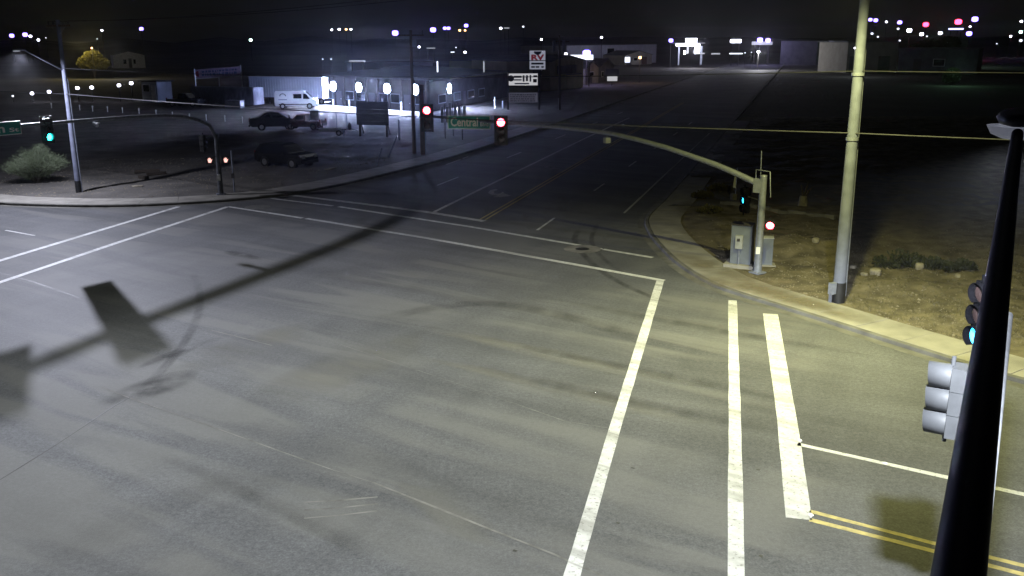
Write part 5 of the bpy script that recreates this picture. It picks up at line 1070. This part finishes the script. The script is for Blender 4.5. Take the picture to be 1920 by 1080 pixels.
def stone(x, y, sx, sy, sz_, label, px=True, m='stone'):
    p = g(x, y, .1); p.z = hz(p.x, p.y); mb = MB(); bm = bmesh.new(); bmesh.ops.create_icosphere(bm, subdivisions=2, radius=.5)
    for v in bm.verts: v.co = v.co * (1 + .25 * noise.noise(v.co * 2.5 + Vector((x, y, 0)))); v.co = Vector((max(-.38, min(.38, v.co.x)) * sx * 1.3, max(-.4, min(.4, v.co.y)) * sy * 1.25, max(-.3, min(.33, v.co.z)) * sz_ * 1.5))
    me = bpy.data.meshes.new('stone'); bm.to_mesh(me); bm.free(); me.materials.append(M[m]); o = link('stone', me); o.location = p + Z * sz_ * .3; o.rotation_euler = (0, 0, x); return tag(o, label, 'stone', 'loose stones')
stone(1641, 516, .52, .42, .3, 'square pale block lying in the dirt right of the pale utility pole'); stone(1620, 518, .3, .2, .14, 'small flat stone left of the square pale block'); stone(1600, 500, .3, .25, .14, 'small stone close behind the pale utility pole'); stone(1723, 506, .32, .3, .3, 'pale stone under the dark scrubby bush'); stone(1528, 470, .4, .3, .25, 'stone on the spoil heap right of the mast'); stone(1795, 522, .35, .2, .16, 'flat stone at the grass edge near the dark davit')
stone(258, 351, .7, .35, .12, 'pale flat slab lying behind the left sidewalk'); stone(620, 318, 1.1, .5, .1, 'flat pale rubble heap right of the black sport utility vehicle')
for i, (x0, y0, x1, y1, lab) in enumerate(((252, 323, 300, 321, 'upper dark timber lying in the left lot'), (262, 331, 276, 333, 'short lower timber lying in the left lot'), (275, 327, 311, 324, 'middle dark timber lying in the left lot'))):
    a, b = g(x0, y0, .2), g(x1, y1, .2); m_ = (a + b) / 2; d_ = b - a; tag(MB().box((m_.x, m_.y, hz(m_.x, m_.y) + .12), (d_.length, .28, .2), math.atan2(d_.y, d_.x)).build('timber_beam', 'plank'), lab, 'timber', 'timber pile')
# gravel and dry stubble: uncountable
def scatter(name, n, px_fun, smin, smax, m, label, flat=.6, blade=False, seed=4):
    rr = random.Random(seed); mb = MB(); vs = []; fs = []
    for i in range(n):
        x, y = px_fun(rr)
        if inside(x, y, road_poly) or dist_line(x, y, NE_near if x > 4 else NW_near) < 1.98 + (0 if x > 4 else .45): continue
        z = hz(x, y); s = rr.uniform(smin, smax) * (1 if rr.random() < .9 else 1.7); k = len(vs); a = rr.random() * 6.28
        if blade:
            for b_ in range(3):
                a += 2.1; k = len(vs); l = s * rr.uniform(1.5, 3); vs += [(x + math.cos(a) * s * .15, y + math.sin(a) * s * .15, z - .01), (x - math.sin(a) * s * .12, y + math.cos(a) * s * .12, z - .01), (x + math.cos(a) * l * .5, y + math.sin(a) * l * .5, z + l * .7)]; fs.append((k, k + 1, k + 2))
        else:
            j = [rr.uniform(.7, 1.2) for _ in range(5)]
            vs += [(x + math.cos(a + q * 1.571) * s * j[q], y + math.sin(a + q * 1.571) * s * j[q], z - .01) for q in range(4)] + [(x + rr.uniform(-.2, .2) * s, y, z + s * flat * j[4])]; fs += [(k, k + 1, k + 4), (k + 1, k + 2, k + 4), (k + 2, k + 3, k + 4), (k + 3, k, k + 4)]
    mb.add(vs, fs); o = mb.build(name, m); tag(o, label, None, None, 'stuff'); o['category'] = label.split()[-1] if False else 'gravel' if not blade else 'grass'; return o
scatter('gravel', 9000, lambda r: (lambda p: (p.x, p.y))(g(r.uniform(1290, 1930), 400 + 250 * r.random() ** .7, .1)), .012, .04, 'pebble', 'loose gravel and grit on the right dirt verge')
scatter('gravel', 6000, lambda r: (r.uniform(-36, -10), r.uniform(56, 76)), .02, .06, 'pebble', 'loose gravel over the left vacant lot', seed=6)
scatter('dry_grass', 7000, lambda r: (lambda p: (p.x, p.y))(g(r.uniform(1560, 1930), 420 + 230 * r.random() ** .8, .1)), .03, .07, 'weed', 'sparse dry grass on the right dirt verge', blade=True, seed=7)
# small litter and raised markers on the road
for x, y in ((1186, 877), (1158, 980), (1426, 1042), (965, 1032), (1421, 880)): strip([(x - 3, y), (x + 4, y + 2)], .06, 'debris', CR, z=.006)
for x, y in ((1521, 966), (1500, 826), (1660, 869)):
    p = g(x, y); MB().tube([p + Z * .004, p + Z * .02], [.055, .04], 8).build('raised_marker', 'sign_white', road)

small_light(1422, 97, 275, 5000, (.95, .95, 1), .2, (0, -.8, 0))

# added forward-scattering volume, standing in for lens bloom round the lamps
hb = MB().box((0, 1550, 19), (6100, 4000, 41)).build('bloom_haze', 'galv'); hb['kind'] = 'stuff'; hb['label'] = 'thin scattering air added for lens bloom over the whole place'
hm = bpy.data.materials.new('bloom_haze'); hm.use_nodes = True; nt = hm.node_tree; nt.nodes.remove(nt.nodes['Principled BSDF']); pv = nt.nodes.new('ShaderNodeVolumePrincipled')
pv.inputs['Density'].default_value = .00011; pv.inputs['Anisotropy'].default_value = .91; pv.inputs['Color'].default_value = (.9, .92, 1, 1)
nt.links.new(pv.outputs[0], nt.nodes['Material Output'].inputs['Volume']); hb.data.materials.clear(); hb.data.materials.append(hm)
